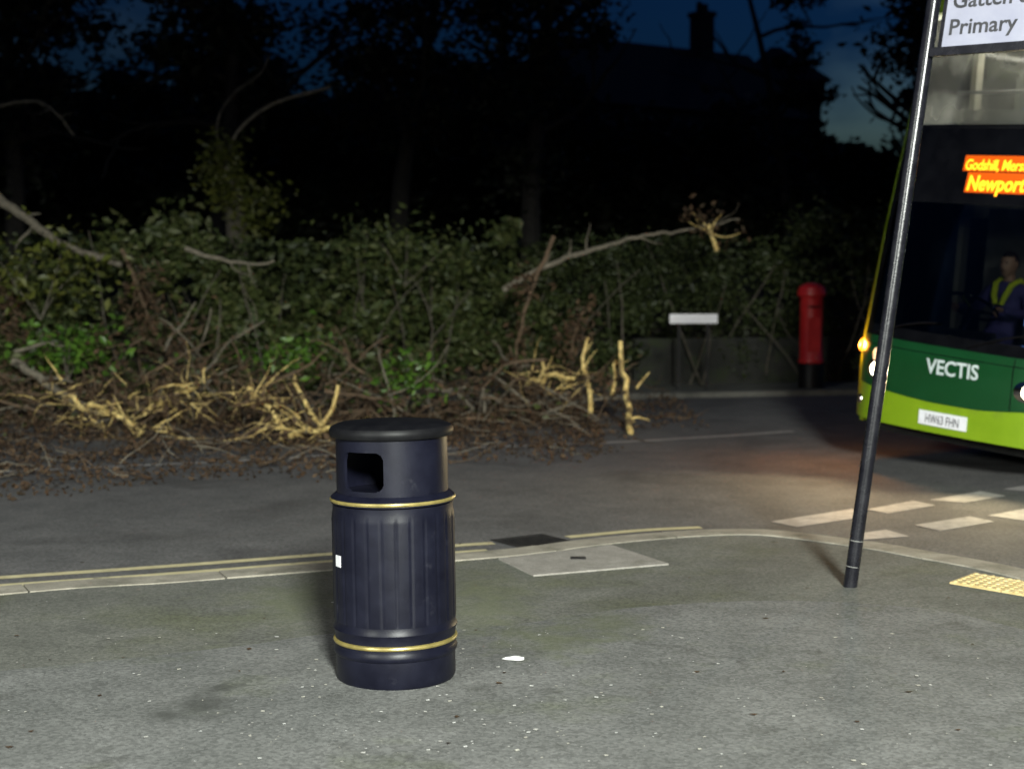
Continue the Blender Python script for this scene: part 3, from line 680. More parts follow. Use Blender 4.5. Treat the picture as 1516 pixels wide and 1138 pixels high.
def brush(px, py, Y, wx, wz, n, label, seed, dead=260, green=90):
    r = random.Random(seed); g = np.random.default_rng(seed)
    p = at(px, py, Y); t = empty('brush_heap', (p.x, p.y, RZ)); tag(t, label, 'brush heap', 'heaps of fallen brush')
    mb = MB(); sm = MB(); ends = []
    for k in range(int(n*.62)):
        q = Vector((r.gauss(0, wx*.42), r.gauss(0, .5), abs(r.gauss(0, wz*.45))+.02))
        w_ = wander(q, (r.gauss(0, 1), r.gauss(0, .6), r.gauss(.12, .45)), r.uniform(.3, 1.1), 7, .18, r, .03)
        for v in w_: v.z = max(v.z, .01)
        rr = r.choice((.006, .008, .010, .014, .022)); (mb if r.random() < .8 else sm).tube(w_, [rr*(1-.6*j/7) for j in range(8)], 5)
        ends += w_[3:]
    nf = len(mb.f); mb.add(sm.v, sm.f); o = mb.build('brushwood', M['wood_brown'], t); o.data.materials.append(M['wood_grey'])
    for f in o.data.polygons[nf:]: f.material_index = 1
    E = np.array([tuple(e) for e in ends])
    def lf(nm, cnt, m, sz):
        P = E[g.integers(0, len(E), cnt)]+g.normal(size=(cnt, 3))*.09; P[:, 2] = np.maximum(P[:, 2], .02)
        leaf_object(nm, P, sz, M[m], t, droop=.4, out=np.array([0, -.5, .5]))
    lf('dead_leaves', int(dead*1.6), 'leaf_dead', .09); lf('green_leaves', green, 'leaf_hedge', .10)
    return t
brush(20, 625, 9.0, 1.3, .75, 120, 'heap of brown brush at the left edge of the road', 81, 420, 160)
brush(190, 600, 9.6, 1.5, .95, 130, 'heap of brown brush behind the large pale tangle', 82, 420, 160)
brush(330, 610, 9.4, 1.0, .7, 100, 'heap of brown brush between the pale tangle and the knotted bough', 83, 320, 120)
brush(470, 615, 9.3, 1.2, .65, 100, 'heap of brown brush behind the pair of leaning torn stems', 84, 300, 120)
brush(640, 615, 9.2, 1.3, .55, 100, 'heap of brown brush just above the bin lid, right side', 85, 300, 120)
brush(800, 600, 9.4, 1.0, .55, 80, 'heap of brown brush left of the upright torn stems', 96, 260, 60)

# brown leaf and twig litter across the far lane: nobody could count it
poly = [G(*p, RZ) for p in ((-500, 790), (-100, 757), (100, 742), (250, 722), (400, 716), (520, 722), (640, 692), (760, 690), (860, 695), (930, 672), (975, 640), (985, 615), (940, 598))]
def inside(x, y):
    yy = np.interp(x, [p.x for p in poly[:11]], [p.y for p in poly[:11]])
    return y > yy
P = []; tw = MB()
while len(P) < 24000:
    x = rnd.uniform(-10, 2.3); lo_ = .5+float(np.interp(x, [p.x for p in poly[:11]], [p.y for p in poly[:11]])); hi_ = edge_y(x)-.1
    y = lo_+abs(rnd.gauss(0, .55))*(hi_-lo_)*.8-.5*rnd.random()**2
    if y > hi_: continue
    if x > 1.0 and rnd.random() < .65: continue
    fr_ = (y-lo_)/(hi_-lo_)
    if fr_ < .45 and rnd.random() > .12+fr_*1.7: continue
    nn = noise.noise(Vector((x*1.3, y*1.3, 3)))
    if nn < -.28 and rnd.random() < .8: continue
    hgt = max(0, .16*(1-abs((y-lo_)/(hi_-lo_)-.6)*1.7)+.12*noise.noise(Vector((x*1.7, y*1.7, 8))))
    P.append((x, y, RZ+.012+rnd.random()*hgt))
lit = leaf_object('leaf_litter', P, .055, M['leaf_dead'], droop=0, out=np.array([0, 0, 1.2])); tag(lit, 'brown dead leaves spread over the far lane below the hedge', 'leaf litter', kind='stuff')
for i in range(330):
    p = P[rnd.randrange(len(P))]
    w_ = wander(p, (rnd.gauss(0, 1), rnd.gauss(0, .7), rnd.gauss(0.05, .18)), rnd.uniform(.2, .8), 6, .2)
    for q in w_: q.z = max(q.z, RZ+.008)
    tw.tube(w_, [.008*rnd.uniform(.4, 1)*(1-.1*j) for j in range(7)], 5)
o = tw.build('twig_litter', M['wood_brown']); tag(o, 'thin brown twigs strewn over the far lane below the hedge', 'twigs', kind='stuff')
tw = MB()
for i in range(230):
    p = P[rnd.randrange(len(P))]
    w_ = wander((p[0], p[1], p[2]+.05), (rnd.gauss(0, 1), rnd.gauss(0, .6), rnd.gauss(0.1, .25)), rnd.uniform(.15, .6), 6, .2)
    for q in w_: q.z = max(q.z, RZ+.008)
    tw.tube(w_, [.008*rnd.uniform(.4, 1)*(1-.1*j) for j in range(7)], 5)
o = tw.build('splinter_litter', M['wood_grey']); tag(o, 'pale wood splinters scattered among the brown leaves', 'splinters', kind='stuff')

# ivy-clad broken trunk with one bare limb
p = at(345, 330, 12.6); bt = empty('broken_tree', (p.x, p.y, bz(p.x, p.y)-.1)); tag(bt, 'broken trunk wrapped in yellow-green ivy with one bare grey limb', 'tree')
q = lambda px, py, Y=12.6: at(px, py, Y)-bt.location
MB().tube([(0.1, 0, 0), q(350, 330), q(345, 280), q(330, 245), q(322, 215)], [.19, .17, .15, .12, .07], 10).build('trunk', M['bark'], bt)
MB().tube(resample([q(338, 225), q(352, 195), q(385, 165), q(420, 148), q(455, 138), q(495, 128)], .1), .03, 7).build('limb', M['wood_grey'], bt)
MB().tube(resample([q(325, 230), q(322, 180), q(345, 140), q(385, 110), q(400, 80)], .1), .022, 7).build('limb', M['bark'], bt)
g = np.random.default_rng(5); A = np.array([tuple(q(px, py)) for px, py in ((335, 225), (330, 245), (340, 262), (350, 285), (360, 300), (375, 330), (400, 300), (320, 262))])
P2 = A[g.integers(0, len(A), 1500)]+g.normal(size=(1500, 3))*np.array([.16, .2, .18])-np.array([0, .15, 0])
leaf_object('ivy', P2, .11, M['leaf_ivy'], bt, out=np.array([0, -.8, .2]))

# ------------------------------------------------------------------ low wall, name plate, pillar box
wl = MB(); px_ = np.linspace(1.9, 9, 40)
for a, b in zip(px_, px_[1:]):
    ya, yb = edge_y(a)-.42, edge_y(b)-.42
    vs = [(a, ya, -.08), (b, yb, -.08), (b, yb+.25, -.08), (a, ya+.25, -.08), (a, ya, .72), (b, yb, .72), (b, yb+.25, .72), (a, ya+.25, .72)]
    fs = [(4, 5, 6, 7), (0, 1, 5, 4), (2, 3, 7, 6)]
    if a == px_[0]: fs.append((0, 4, 7, 3))
    if b == px_[-1]: fs.append((1, 2, 6, 5))
    wl.add(vs, fs)
wo = wl.build('stone_wall', M['wall'], smooth=False); tag(wo, 'low dark stone wall under the hedge behind the pillar box', 'wall')
c0 = at(992, 472, 11.45); c1 = at(1063, 472, 11.45)
npl = empty('name_plate', (c0.x+.35, c0.y, 0)); tag(npl, 'small white street name plate on two short posts in front of the dark hedge', 'name plate')
W = (c1.x-c0.x)/2; zc = (at(1028, 478, 11.45).z+at(1028, 465.5, 11.45).z)/2
MB().box(-W, W, -.012, .0, zc-.07, zc+.07).build('plate', M['plate'], npl, bevel=.004)
for s in (-1, 1): MB().box(s*W*.6-.018, s*W*.6+.018, .002, .04, -.02, zc+.05).build('post', M['black'], npl)
PX = gnd(1200, 574); pb = empty('pillar_box', PX); tag(pb, 'red cylindrical pillar box with a black base on the far pavement', 'post box')
MB().lathe([(0.1927, 0), (0.1927, .36), (0.1820, .38)], 40).build('base', M['black'], pb)
MB().lathe([(0.1820, .38), (0.1902, .40), (0.1902, .43), (0.1763, .45), (0.1738, 1.36), (0.1820, 1.38)], 40).build('body', M['red'], pb)
MB().lathe([(0.1927, 1.38), (0.2148, 1.40), (0.2198, 1.43), (0.2148, 1.46), (0.2050, 1.475), (0.2066, 1.50), (0.1927, 1.53), (0.1312, 1.575), (0.0410, 1.60), (0.0008, 1.602)], 40).build('cap', M['red'], pb)
ang = math.atan2(-PX.y, -PX.x); mm = Matrix.Rotation(ang+.25, 4, 'Z')
MB().box(.165, .186, -.09, .09, 1.22, 1.245, mm).build('slot', M['black'], pb)
MB().box(.155, .178, -.10, .10, .55, 1.08, mm).build('door', M['red'], pb, bevel=.008)

# ------------------------------------------------------------------ houses behind the trees
def house(loc, rot, L, D, eave, ridge, label, chim=None, hip=.0, wins=()):
    h = empty('house', (*loc, 0), (0, 0, rot)); tag(h, label, 'house')
    MB().box(-L/2, L/2, 0, D, -.2, eave).build('wall', M['render'], h, smooth=False)
    r_ = MB(); e = .35
    a = [(-L/2-e, -e, eave-.1), (L/2+e, -e, eave-.1), (L/2+e, D+e, eave-.1), (-L/2-e, D+e, eave-.1), (-L/2-e+hip, D/2, ridge), (L/2+e-hip, D/2, ridge)]
    r_.add(a, [(0, 1, 5, 4), (2, 3, 4, 5), (0, 4, 3), (1, 2, 5), (0, 3, 2, 1)])
    ro = r_.build('roof', M['slate'], h, smooth=False)
    if chim:
        cx, cz = chim
        c = MB(); c.box(cx-.3, cx+.3, D/2-.35, D/2+.35, ridge-.8, cz-.3); c.box(cx-.36, cx+.36, D/2-.41, D/2+.41, cz-.298, cz-.12)
        c.lathe([(.12, cz-.12), (.1, cz+.25)], 12, cx-.14, D/2); c.lathe([(.12, cz-.12), (.1, cz+.2)], 12, cx+.16, D/2)
        c.build('chimney', M['brick'], ro, smooth=False)
    for (x, z) in wins:
        f = MB().box(x-.5, x+.5, -.06, .0-.002, z-.55, z+.55).build('window', M['plate'], h, smooth=False)
        MB().box(x-.43, x+.43, -.075, -.062, z-.48, z+.48).build('pane', M['winglass'], f, smooth=False)
    return h
HY = 27.0
ra = at(815, 46, HY); rb = at(1098, 85, HY+2.5)
mid = (ra+rb)/2; L = (rb-ra).length; yaw = math.atan2(rb.y-ra.y, rb.x-ra.x)
def hp(cx, cy, yaw, D): return (cx+math.sin(yaw)*D/2, cy-math.cos(yaw)*D/2)
ch = at(1026, 12, HY+1.8)
hA = house(hp(mid.x, mid.y, yaw, 6), yaw, L, 6, mid.z-2.6, mid.z, 'dark two-storey house with a tall chimney on its slate roof', chim=((ch-mid).length*.98, ch.z), wins=((-1.8, 5), (1.5, 5), (-1.8, 2.2)))
hb = at(1148, 70, 31)
house(hp(hb.x, hb.y, 0, 4), 0, 2.9, 4, hb.z-1.5, hb.z, 'dark narrow hipped-roof house right of the chimney', hip=1.6, wins=((0, 5),))

# ------------------------------------------------------------------ things on the near pavement
def facing(v): return v
# bin
BIN = gnd(587, 1000); bn = empty('litter_bin', (BIN.x, BIN.y, .004)); bn.rotation_euler = (0, R(-.9), R(0)); bn.scale = (1.06, 1.06, 1)
tag(bn, 'navy black round litter bin with gold bands on the near pavement', 'litter bin')
zf = lambda py: atr(588, py, BIN.y-.24).z-.004
NB = 288
def ribbed(r0):
    def f(t):
        ph = (t/(2*math.pi)*26) % 1
        return r0-(.003 if ph < .10 or ph > .90 else 0)
    return f
z_g1 = zf(961); z_b1 = zf(942); z_b0 = zf(975); z_pt = zf(772); z_g2 = zf(748); z_lid = zf(652)
MB().lathe([(.222, 0), (.228, .012), (.228, z_b0-.02), (.235, z_b0-.012), (.237, z_b0), (.232, z_b0+.012), (.230, z_g1-.018), (.230, z_g1+.018), (.233, z_b1-.012), (.238, z_b1), (.233, z_b1+.012), (.231, z_b1+.03)], 96).build('base', M['navy'], bn)
MB().lathe([(.233, z_b1+.03), (ribbed(.234), z_b1+.045), (ribbed(.234), z_pt-.015), (.233, z_pt), (.229, z_pt+.02), (.229, z_g2-.018)], NB).build('body', M['navy'], bn, angle=50)
for z, rr in ((z_g1, .236), (z_g2, .238)):
    MB().lathe([(rr-.008, z-.011), (rr, z-.006), (rr+.002, z), (rr, z+.006), (rr-.008, z+.011)], 96).build('gold_band', M['gold'], bn)
for z in (): MB().lathe([(.229, z-.003), (.2335, z-.001), (.2335, z+.001), (.229, z+.003)], 96).build('thin_gold_line', M['gold'], bn)
# hood with two openings
hz0, hz1 = z_g2+.016, z_lid
a_open = [math.atan2(-.95, -.50), math.atan2(.95, .50)]; half = R(24); NA, NZ = 360, 60
def hole(t, z):
    u_ = (z-hz0)/(hz1-hz0)
    for a in a_open:
        d = abs((t-a+math.pi) % (2*math.pi)-math.pi)/half; v_ = abs(u_-.46)/.33
        if d**5+v_**5 < 1: return True
    return False
hd = MB(); vid = {}
def hv(k, i, inn):
    key = (k % NA, i, inn)
    if key not in vid:
        t = 2*math.pi*(k % NA)/NA; rr = .212-(.012 if inn else 0); hd.v.append((rr*math.cos(t), rr*math.sin(t), hz0+(hz1-hz0)*i/NZ)); vid[key] = len(hd.v)-1
    return vid[key]
solid = {}
for k in range(NA):
    for i in range(NZ): solid[k, i] = not hole(2*math.pi*(k+.5)/NA, hz0+(hz1-hz0)*(i+.5)/NZ)
for k in range(NA):
    for i in range(NZ):
        if not solid[k, i]: continue
        hd.f.append((hv(k, i, 0), hv(k+1, i, 0), hv(k+1, i+1, 0), hv(k, i+1, 0)))
        hd.f.append((hv(k, i, 1), hv(k, i+1, 1), hv(k+1, i+1, 1), hv(k+1, i, 1)))
        for (nk, ni, e) in ((k-1, i, ((k, i), (k, i+1))), (k+1, i, ((k+1, i+1), (k+1, i))), (k, i-1, ((k+1, i), (k, i))), (k, i+1, ((k, i+1), (k+1, i+1)))):
            if ni < 0 or ni >= NZ or not solid[nk % NA, ni]:
                a, b = e; hd.f.append((hv(*a, 0), hv(*b, 0), hv(*b, 1), hv(*a, 1)))
hood = hd.build('hood', M['navy'], bn, angle=50)
MB().lathe([(.15, .1), (.16, z_g2-.05), (.15, z_g2-.03)], 40).build('liner', M['black'], bn)
MB().lathe([(.222, z_g2-.016), (.236, z_g2-.012), (.236, z_g2+.010), (.216, hz0+.012), (.20, hz0+.012)], 96).build('shoulder', M['navy'], bn)
MB().lathe([(.19, hz1-.004), (.229, hz1-.001), (.236, hz1+.010), (.236, hz1+.026), (.229, hz1+.038), (.20, hz1+.05), (.10, hz1+.058), (.001, hz1+.06)], 96).build('lid', M['black'], bn)
mm = Matrix.Rotation(math.atan2(-BIN.y, -BIN.x)-R(62), 4, 'Z')
MB().box(.2335, .2365, -.018, .018, zf(845), zf(828), mm).build('sticker', M['sticker'], bn, smooth=False)

# bus stop pole and flag
PB = gnd(1258, 868); PT = atr(1383, 0, PB.y+.05)
ps = empty('bus_stop_pole', (PB.x, PB.y, 0)); tag(ps, 'leaning dark steel bus stop pole with a white flag sign', 'bus stop')
up = (PT-PB); topv = up*1.32
MB().tube([(0, 0, -.02)]+[up*t for t in (.1, .25, .5, .75, 1, 1.32)], .036, 24).build('pole', M['pole'], ps)
for py in (800, 838):
    z = atr(1260, py, PB.y).z; c = up*(z/up.z); MB().tube([c-up.normalized()*.002, c+up.normalized()*.002], .0368, 24).build('tape', M['busgrey'], ps)
fd = Vector((.62, -.50, -.02)).normalized(); upn = up.normalized(); fb = atr(1386, 71, PB.y-.02)-PB; nr = fd.cross(upn).normalized()
if nr.y > 0: nr = -nr
FW, FH = .52, .62
def fl(a, b, c=0): return fb+fd*a+upn*b+nr*c
def slab(mb, a0, a1, b0, b1, c0, c1):
    vs = [fl(a, b, c) for c in (c0, c1) for b in (b0, b1) for a in (a0, a1)]
    mb.add(vs, [(0,2,3,1),(4,5,7,6),(0,1,5,4),(2,6,7,3),(0,4,6,2),(1,3,7,5)])
fm = MB(); slab(fm, .03, FW, 0, FH, -.004, .004); panel = fm.build('flag_panel', M['signwhite'], ps, smooth=False)
fr = MB(); slab(fr, -.03, FW+.015, -.045, -.001, -.012, .012); slab(fr, .012, .029, .0, FH, -.01, .01); slab(fr, -.03, FW+.015, FH+.001, FH+.04, -.012, .012); slab(fr, FW+.001, FW+.016, 0, FH, -.01, .01)
fr.build('flag_frame', M['pole'], ps, smooth=False)
for body, b0 in (("Gatten &", .195), ("Primary", .060)):
    mapped_text('lettering', body, .112, lambda x, y, t, b0=b0: fl(.060+x, b0+y, .0045+t), M['signtext'], panel, bold=.002, thick=.0012)
tw2 = 0
# cover slab with stopcock lid, gully grating, tactile slabs
cv = [G(*p) for p in ((738, 828), (790, 853), (990, 836), (905, 808))]
co_ = sum(cv, Vector())/4; cs_ = empty('concrete_slab', (co_.x, co_.y, 0)); tag(cs_, 'pale concrete cover slab in the pavement right of the bin', 'cover slab')
sheet('slab', [(p.x-co_.x, p.y-co_.y) for p in cv], .009, M['slab'], cs_, depth=.03)
sc_ = G(856, 828)-co_; MB().box(sc_.x-.045, sc_.x+.045, sc_.y-.04, sc_.y+.04, .0, .012).build('stopcock_lid', M['iron'], cs_, bevel=.003)
ga = G(752, 806, RZ); gb = G(828, 797, RZ); gd = (gb-ga).normalized(); gn = Vector((gd.y, -gd.x, 0))
gl_ = empty('drain_grating', (ga.x, ga.y, RZ)); tag(gl_, 'dark iron drain grating in the gutter behind the bin', 'drain')
L_ = (gb-ga).length; GM = Matrix(((gd.x, gn.x, 0, 0), (gd.y, gn.y, 0, 0), (0, 0, 1, 0), (0, 0, 0, 1)))
q_ = MB()
for (a, b, c, d) in ((0, L_, -.20, -.175), (0, L_, .175, .20), (0, .025, -.174, .174), (L_-.025, L_, -.174, .174)): q_.box(a, b, c, d, -.02, .006, GM)
for i in range(9):
    a = .025+(L_-.05)*(i+.5)/9; q_.box(a-.008, a+.008, -.174, .174, -.02, .004, GM)
q_.build('bars', M['iron'], gl_, smooth=False)
MB().box(.0, L_, -.195, .195, -.04, -.0005, GM).build('pit', M['black'], gl_, smooth=False)
ta, tb, td = G(1420, 866), G(1442, 850), G(1620, 884)
tu = (td-tb).normalized() ; tu = (G(1516, 862)-tb).normalized(); tv = (ta-tb); tv = (tv-tu*tv.dot(tu)*.55); W_ = tv.length; tv.normalize()
def tact(i, label):
    S = .30; o = tb+tu*(i*(S+.004))
    t = empty('tactile_slab', (o.x, o.y, 0)); tag(t, label, 'tactile paving', 'buff tactile paving slabs')
    TM = Matrix(((tu.x, tv.x, 0, 0), (tu.y, tv.y, 0, 0), (0, 0, 1, 0), (0, 0, 0, 1)))
    MB().box(0, S, 0, W_, -.01, .010, TM).build('slab', M['tactile'], t, bevel=.003)
    m_ = MB()
    for a in range(6):
        for b in range(max(3, int(W_/.05))):
            x, y = S*(a+.5)/6, W_*(b+.5)/max(3, int(W_/.05)); c = TM @ Vector((x, y, 0))
            m_.lathe([(.016, .010), (.014, .0145), (.009, .0165), (.001, .017)], 12, c.x, c.y)
    m_.build('blisters', M['tactile'], t)
for i, lb in enumerate(('buff blistered tactile slab at the left end of its row by the pole', 'second buff tactile slab from the left end of the row', 'third buff tactile slab, cut off by the right edge')): tact(i, lb)
# pale scraps and grit on the pavement
P = []; S = []
for i in range(300):
    if rnd.random() < .42: p = G(rnd.gauss(640, 190), rnd.uniform(930, 1120))
    else: p = G(rnd.uniform(-50, 1560), 880+260*rnd.random()**.8)
    if (p-BIN).length < .26 : continue
    P.append((p.x, p.y, .0095)); S.append(.009+.018*rnd.random()**2.5)
for px, py, s in ((1237, 946, .028), (793, 1083, .03), (1357, 1003, .026), (1359, 1017, .026), (687, 935, .02), (686, 963, .02), (265, 993, .025), (216, 1094, .025), (787, 1018, .025), (965, 1060, .02), (1036, 1112, .024), (890, 1028, .02)):
    p = G(px, py); P.append((p.x, p.y, .011)); S.append(s)
lit = leaf_object('pale_litter', P, np.array(S), M['litter'], droop=0, out=np.array([0, 0, 14.0]), aspect=.75, spread=.6)
me = lit.data
for v in me.vertices: v.co.z = .0088+abs(v.co.z-.0095)*.25
tag(lit, 'tiny pale scraps and grit scattered over the near pavement', 'litter', kind='stuff')
P = []
for i in range(36):
    p = G(rnd.uniform(-40, 1560), 800+320*rnd.random())
    if (p-BIN).length > .3 and p.y < 12: P.append((p.x, p.y, .013))
nl = leaf_object('brown_leaf_scraps', P, .032, M['leaf_dead'], droop=0, out=np.array([0, 0, 9.0]), aspect=.6, spread=.6)
for v in nl.data.vertices: v.co.z = .0092+abs(v.co.z-.013)*.4
tag(nl, 'small brown leaf scraps blown over the near pavement', 'leaf scraps', kind='stuff')
p = G(763, 978); sp = MB(); r_ = random.Random(3)
ring = [(.052*math.cos(a)*r_.uniform(.6, 1.1), .026*math.sin(a)*r_.uniform(.7, 1.1)) for a in np.linspace(0, 6.28, 11)[:-1]]
vs = [(x, y, .004+.010*r_.random()) for x, y in ring]+[(0, 0, .016)]+[(x, y, .002) for x, y in ring]
sp.add(vs, [(i, (i+1) % 10, 10) for i in range(10)]+[(i, 11+i, 11+(i+1) % 10, (i+1) % 10) for i in range(10)]+[tuple(20-i for i in range(10))])
so_ = sp.build('paper_scrap', M['paper'], smooth=False); so_.location = (p.x, p.y, .007); tag(so_, 'crumpled white paper scrap on the pavement right of the bin foot', 'paper scrap')

# ------------------------------------------------------------------ the bus
PHI = R(52.5); BC = gnd(1388, 620, .45)+Vector((math.cos(PHI), -math.sin(PHI), 0))*.0
BC = Vector((BC.x, BC.y, RZ))
CAMBER = R(4.6)
bus = empty('double_decker_bus', BC, (0, CAMBER, -PHI)); tag(bus, 'green double-decker bus with lit destination display coming up to the junction', 'bus')
HWID = 1.25
def nose(u): t = min(1, abs(u)/HWID); return .10*t*t+.36*t**6
def rake(z):
    if z < .35: return (.35-z)*.35
    if z < 1.0: return 0
    if z < 2.1: return .17*(z-1)
    return .187+.22*(z-2.1)
def bp_(u, z, off=0.0): return Vector((u, nose(u)+rake(z)-off, z))
def patch(name, u0, u1, zlo, zhi, m, off=0.0, th=.03, nu=28, nz=6, parent=bus, smooth=True):
    mb = MB(); zl = zlo if callable(zlo) else (lambda u: zlo); zh = zhi if callable(zhi) else (lambda u: zhi)
    us = [u0+(u1-u0)*(.5-.5*math.cos(math.pi*i/nu)) for i in range(nu+1)]
    idx = lambda i, j, k: (i*(nz+1)+j)*2+k
    for u in us:
        for j in range(nz+1):
            z = zl(u)+(zh(u)-zl(u))*j/nz; p = bp_(u, z, off); mb.v.append(tuple(p))
            s = (1-th/HWID) if abs(u) > 1.0 else 1
            mb.v.append((u*s, p.y+th, z))
    for i in range(nu):
        for j in range(nz):
            mb.f.append((idx(i, j, 0), idx(i+1, j, 0), idx(i+1, j+1, 0), idx(i, j+1, 0)))
            mb.f.append((idx(i, j, 1), idx(i, j+1, 1), idx(i+1, j+1, 1), idx(i+1, j, 1)))
        mb.f.append((idx(i, 0, 0), idx(i, 0, 1), idx(i+1, 0, 1), idx(i+1, 0, 0)))
        mb.f.append((idx(i, nz, 0), idx(i+1, nz, 0), idx(i+1, nz, 1), idx(i, nz, 1)))
    for j in range(nz):
        mb.f.append((idx(0, j, 0), idx(0, j+1, 0), idx(0, j+1, 1), idx(0, j, 1)))
        mb.f.append((idx(nu, j, 0), idx(nu, j, 1), idx(nu, j+1, 1), idx(nu, j+1, 0)))
    return mb.build(name, m, parent, smooth, angle=50)
swp = lambda u: .645+.085*min(1, (max(0, -u-.1)/1.1))**1.3+.10*max(0, u-.35)
wsb = lambda u: 1.125-.02*u
patch('bumper', -HWID, HWID, .395, lambda u: swp(u), M['buslime'])
patch('front_panel', -1.03, 1.03, lambda u: swp(u)+.002, lambda u: wsb(u), M['busgreen'])
patch('corner_panel', -HWID, -1.032, lambda u: swp(u)+.002, 4.0, M['buslime'], nz=20, nu=10)
patch('corner_panel', 1.032, HWID, lambda u: swp(u)+.002, 4.0, M['buslime'], nz=20, nu=10)
GB = .10
# lower windscreen with its black surround, destination panel, upper windscreen
patch('windscreen_trim', -1.03, 1.03, lambda u: wsb(u)+.002, lambda u: wsb(u)+GB, M['bustrim'])
patch('windscreen_trim', -1.03, -.94, lambda u: wsb(u)+GB+.002, 2.328, M['bustrim'], nz=10, nu=6)
patch('windscreen_trim', .94, 1.03, lambda u: wsb(u)+GB+.002, 2.328, M['bustrim'], nz=10, nu=6)
patch('windscreen', -.938, .938, lambda u: wsb(u)+GB+.002, 2.328, M['wglass'], th=.008, nz=10)
dp = patch('destination_panel', -1.03, 1.03, 2.33, 2.97, M['bustrim'], nz=8)
patch('upper_windscreen', -.97, .97, 3.0, 3.93, M['hazeglass'], th=.008, nz=8)
patch('upper_trim', -1.03, -.972, 2.972, 3.998, M['bustrim'], nz=8, nu=4)
patch('upper_trim', .972, 1.03, 2.972, 3.998, M['bustrim'], nz=8, nu=4)
patch('upper_trim', -.97, .97, 2.972, 2.998, M['bustrim'], nz=2)
patch('roof_brow', -HWID, HWID, 4.002, 4.22, M['buslime'], nz=4)
# destination display
dsp = patch('display', -.55, .95, 2.40, 2.78, M['bustrim'], off=.004, th=.003, parent=dp)
u_t = -.20
patch('led_glow', u_t-.02, .90, 2.605, 2.735, M['ledhalo'], off=.0075, th=.003, nz=2, parent=dp)  # halo around the lit letters, made as a glowing strip behind each row
patch('led_glow', u_t+.04, .55, 2.425, 2.595, M['ledhalo'], off=.0075, th=.003, nz=2, parent=dp)
def onfront(z0, u0, off): return lambda x, y, t: bp_(u0+x*.84, z0+y, off+t)
mapped_text('display_lettering', "Godshill, Merstone", .125, onfront(2.615, u_t, .009), M['amber'], dp, bold=.0015, thick=.001, spacing=.92, shear=.08)
mapped_text('display_lettering', "Newport", .175, onfront(2.445, u_t+.06, .009), M['amber'], dp, bold=.004, thick=.001, shear=.1)
# fleet name and number plate
mapped_text('fleet_name', "VECTIS", .175, onfront(.895, .055, .002), M['vectis'], bus, bold=.003, thick=.002, align='C', width=.62)
plt = patch('number_plate', -.23, .25, .455, .575, M['plate'], off=.012, th=.010)
mapped_text('plate_characters', "HW63 FHN", .105, onfront(.475, .01, .0125), M['signtext'], plt, bold=.001, thick=.001, align='C', width=.40)
for u in (-.62, .62): patch('panel_seam', u-.004, u+.004, lambda u: swp(u)+.01, lambda u: wsb(u)-.01, M['bustrim'], off=.0015, th=.004, nu=2, nz=4)
patch('panel_seam', -1.02, 1.02, lambda u: wsb(u)-.075, lambda u: wsb(u)-.068, M['bustrim'], off=.0015, th=.004, nz=1)
# lamps
def oval(name, u, z, ru, rz_, m, off=.012, parent=bus):
    mb = MB(); n = 20; ring = []; rim = []
    for k in range(n):
        a = 6.2832*k/n; ring.append(bp_(u+ru*.8*math.cos(a), z+rz_*.8*math.sin(a), off)); rim.append(bp_(u+ru*math.cos(a), z+rz_*math.sin(a), -.004))
    vs = ring+rim+[bp_(u, z, off*1.4)]
    mb.add(vs, [(k, (k+1) % n, 2*n) for k in range(n)]+[(n+k, n+(k+1) % n, (k+1) % n, k) for k in range(n)])
    return mb.build(name, m, parent, angle=60)
for s in (-1, 1):
    hl = oval('headlight', s*.775, .85, .15, .10, M['chrome'], .010)
    oval('lens', s*.775, .85, .07, .07, M['headlens'], .024, hl)
    sp_ = bpy.data.lights.new('headlight_beam', 'SPOT'); sp_.energy = 125; sp_.color = (1, .80, .46); sp_.spot_size = R(105); sp_.spot_blend = .9; sp_.shadow_soft_size = .05
    so2 = bpy.data.objects.new('headlight_beam', sp_); link(so2, bus); q2 = bp_(s*.775, .85, .06); so2.location = q2
    so2.rotation_euler = Vector((0.05, -1, -.16)).to_track_quat('-Z', 'Y').to_euler()
    ind = oval('indicator', s*1.15, 1.02, .07, .06, M['indic'] if s < 0 else M['chrome'], .03)
    fl_ = oval('fog_lamp', s*1.02, .55, .05, .045, M['chrome'], .012)
pl = bpy.data.lights.new('indicator_light', 'POINT'); pl.energy = 38; pl.color = (1, .33, .03); pl.shadow_soft_size = .04
po = bpy.data.objects.new('indicator_light', pl); link(po, bus); po.location = bp_(-1.2, 1.02, .10)+Vector((-.03, 0, 0))
oval('headlight_glint', -.80, .98, .022, .06, M['glint'], .015)  # glowing sliver added for the offside headlight's reflection, no lamp of its own
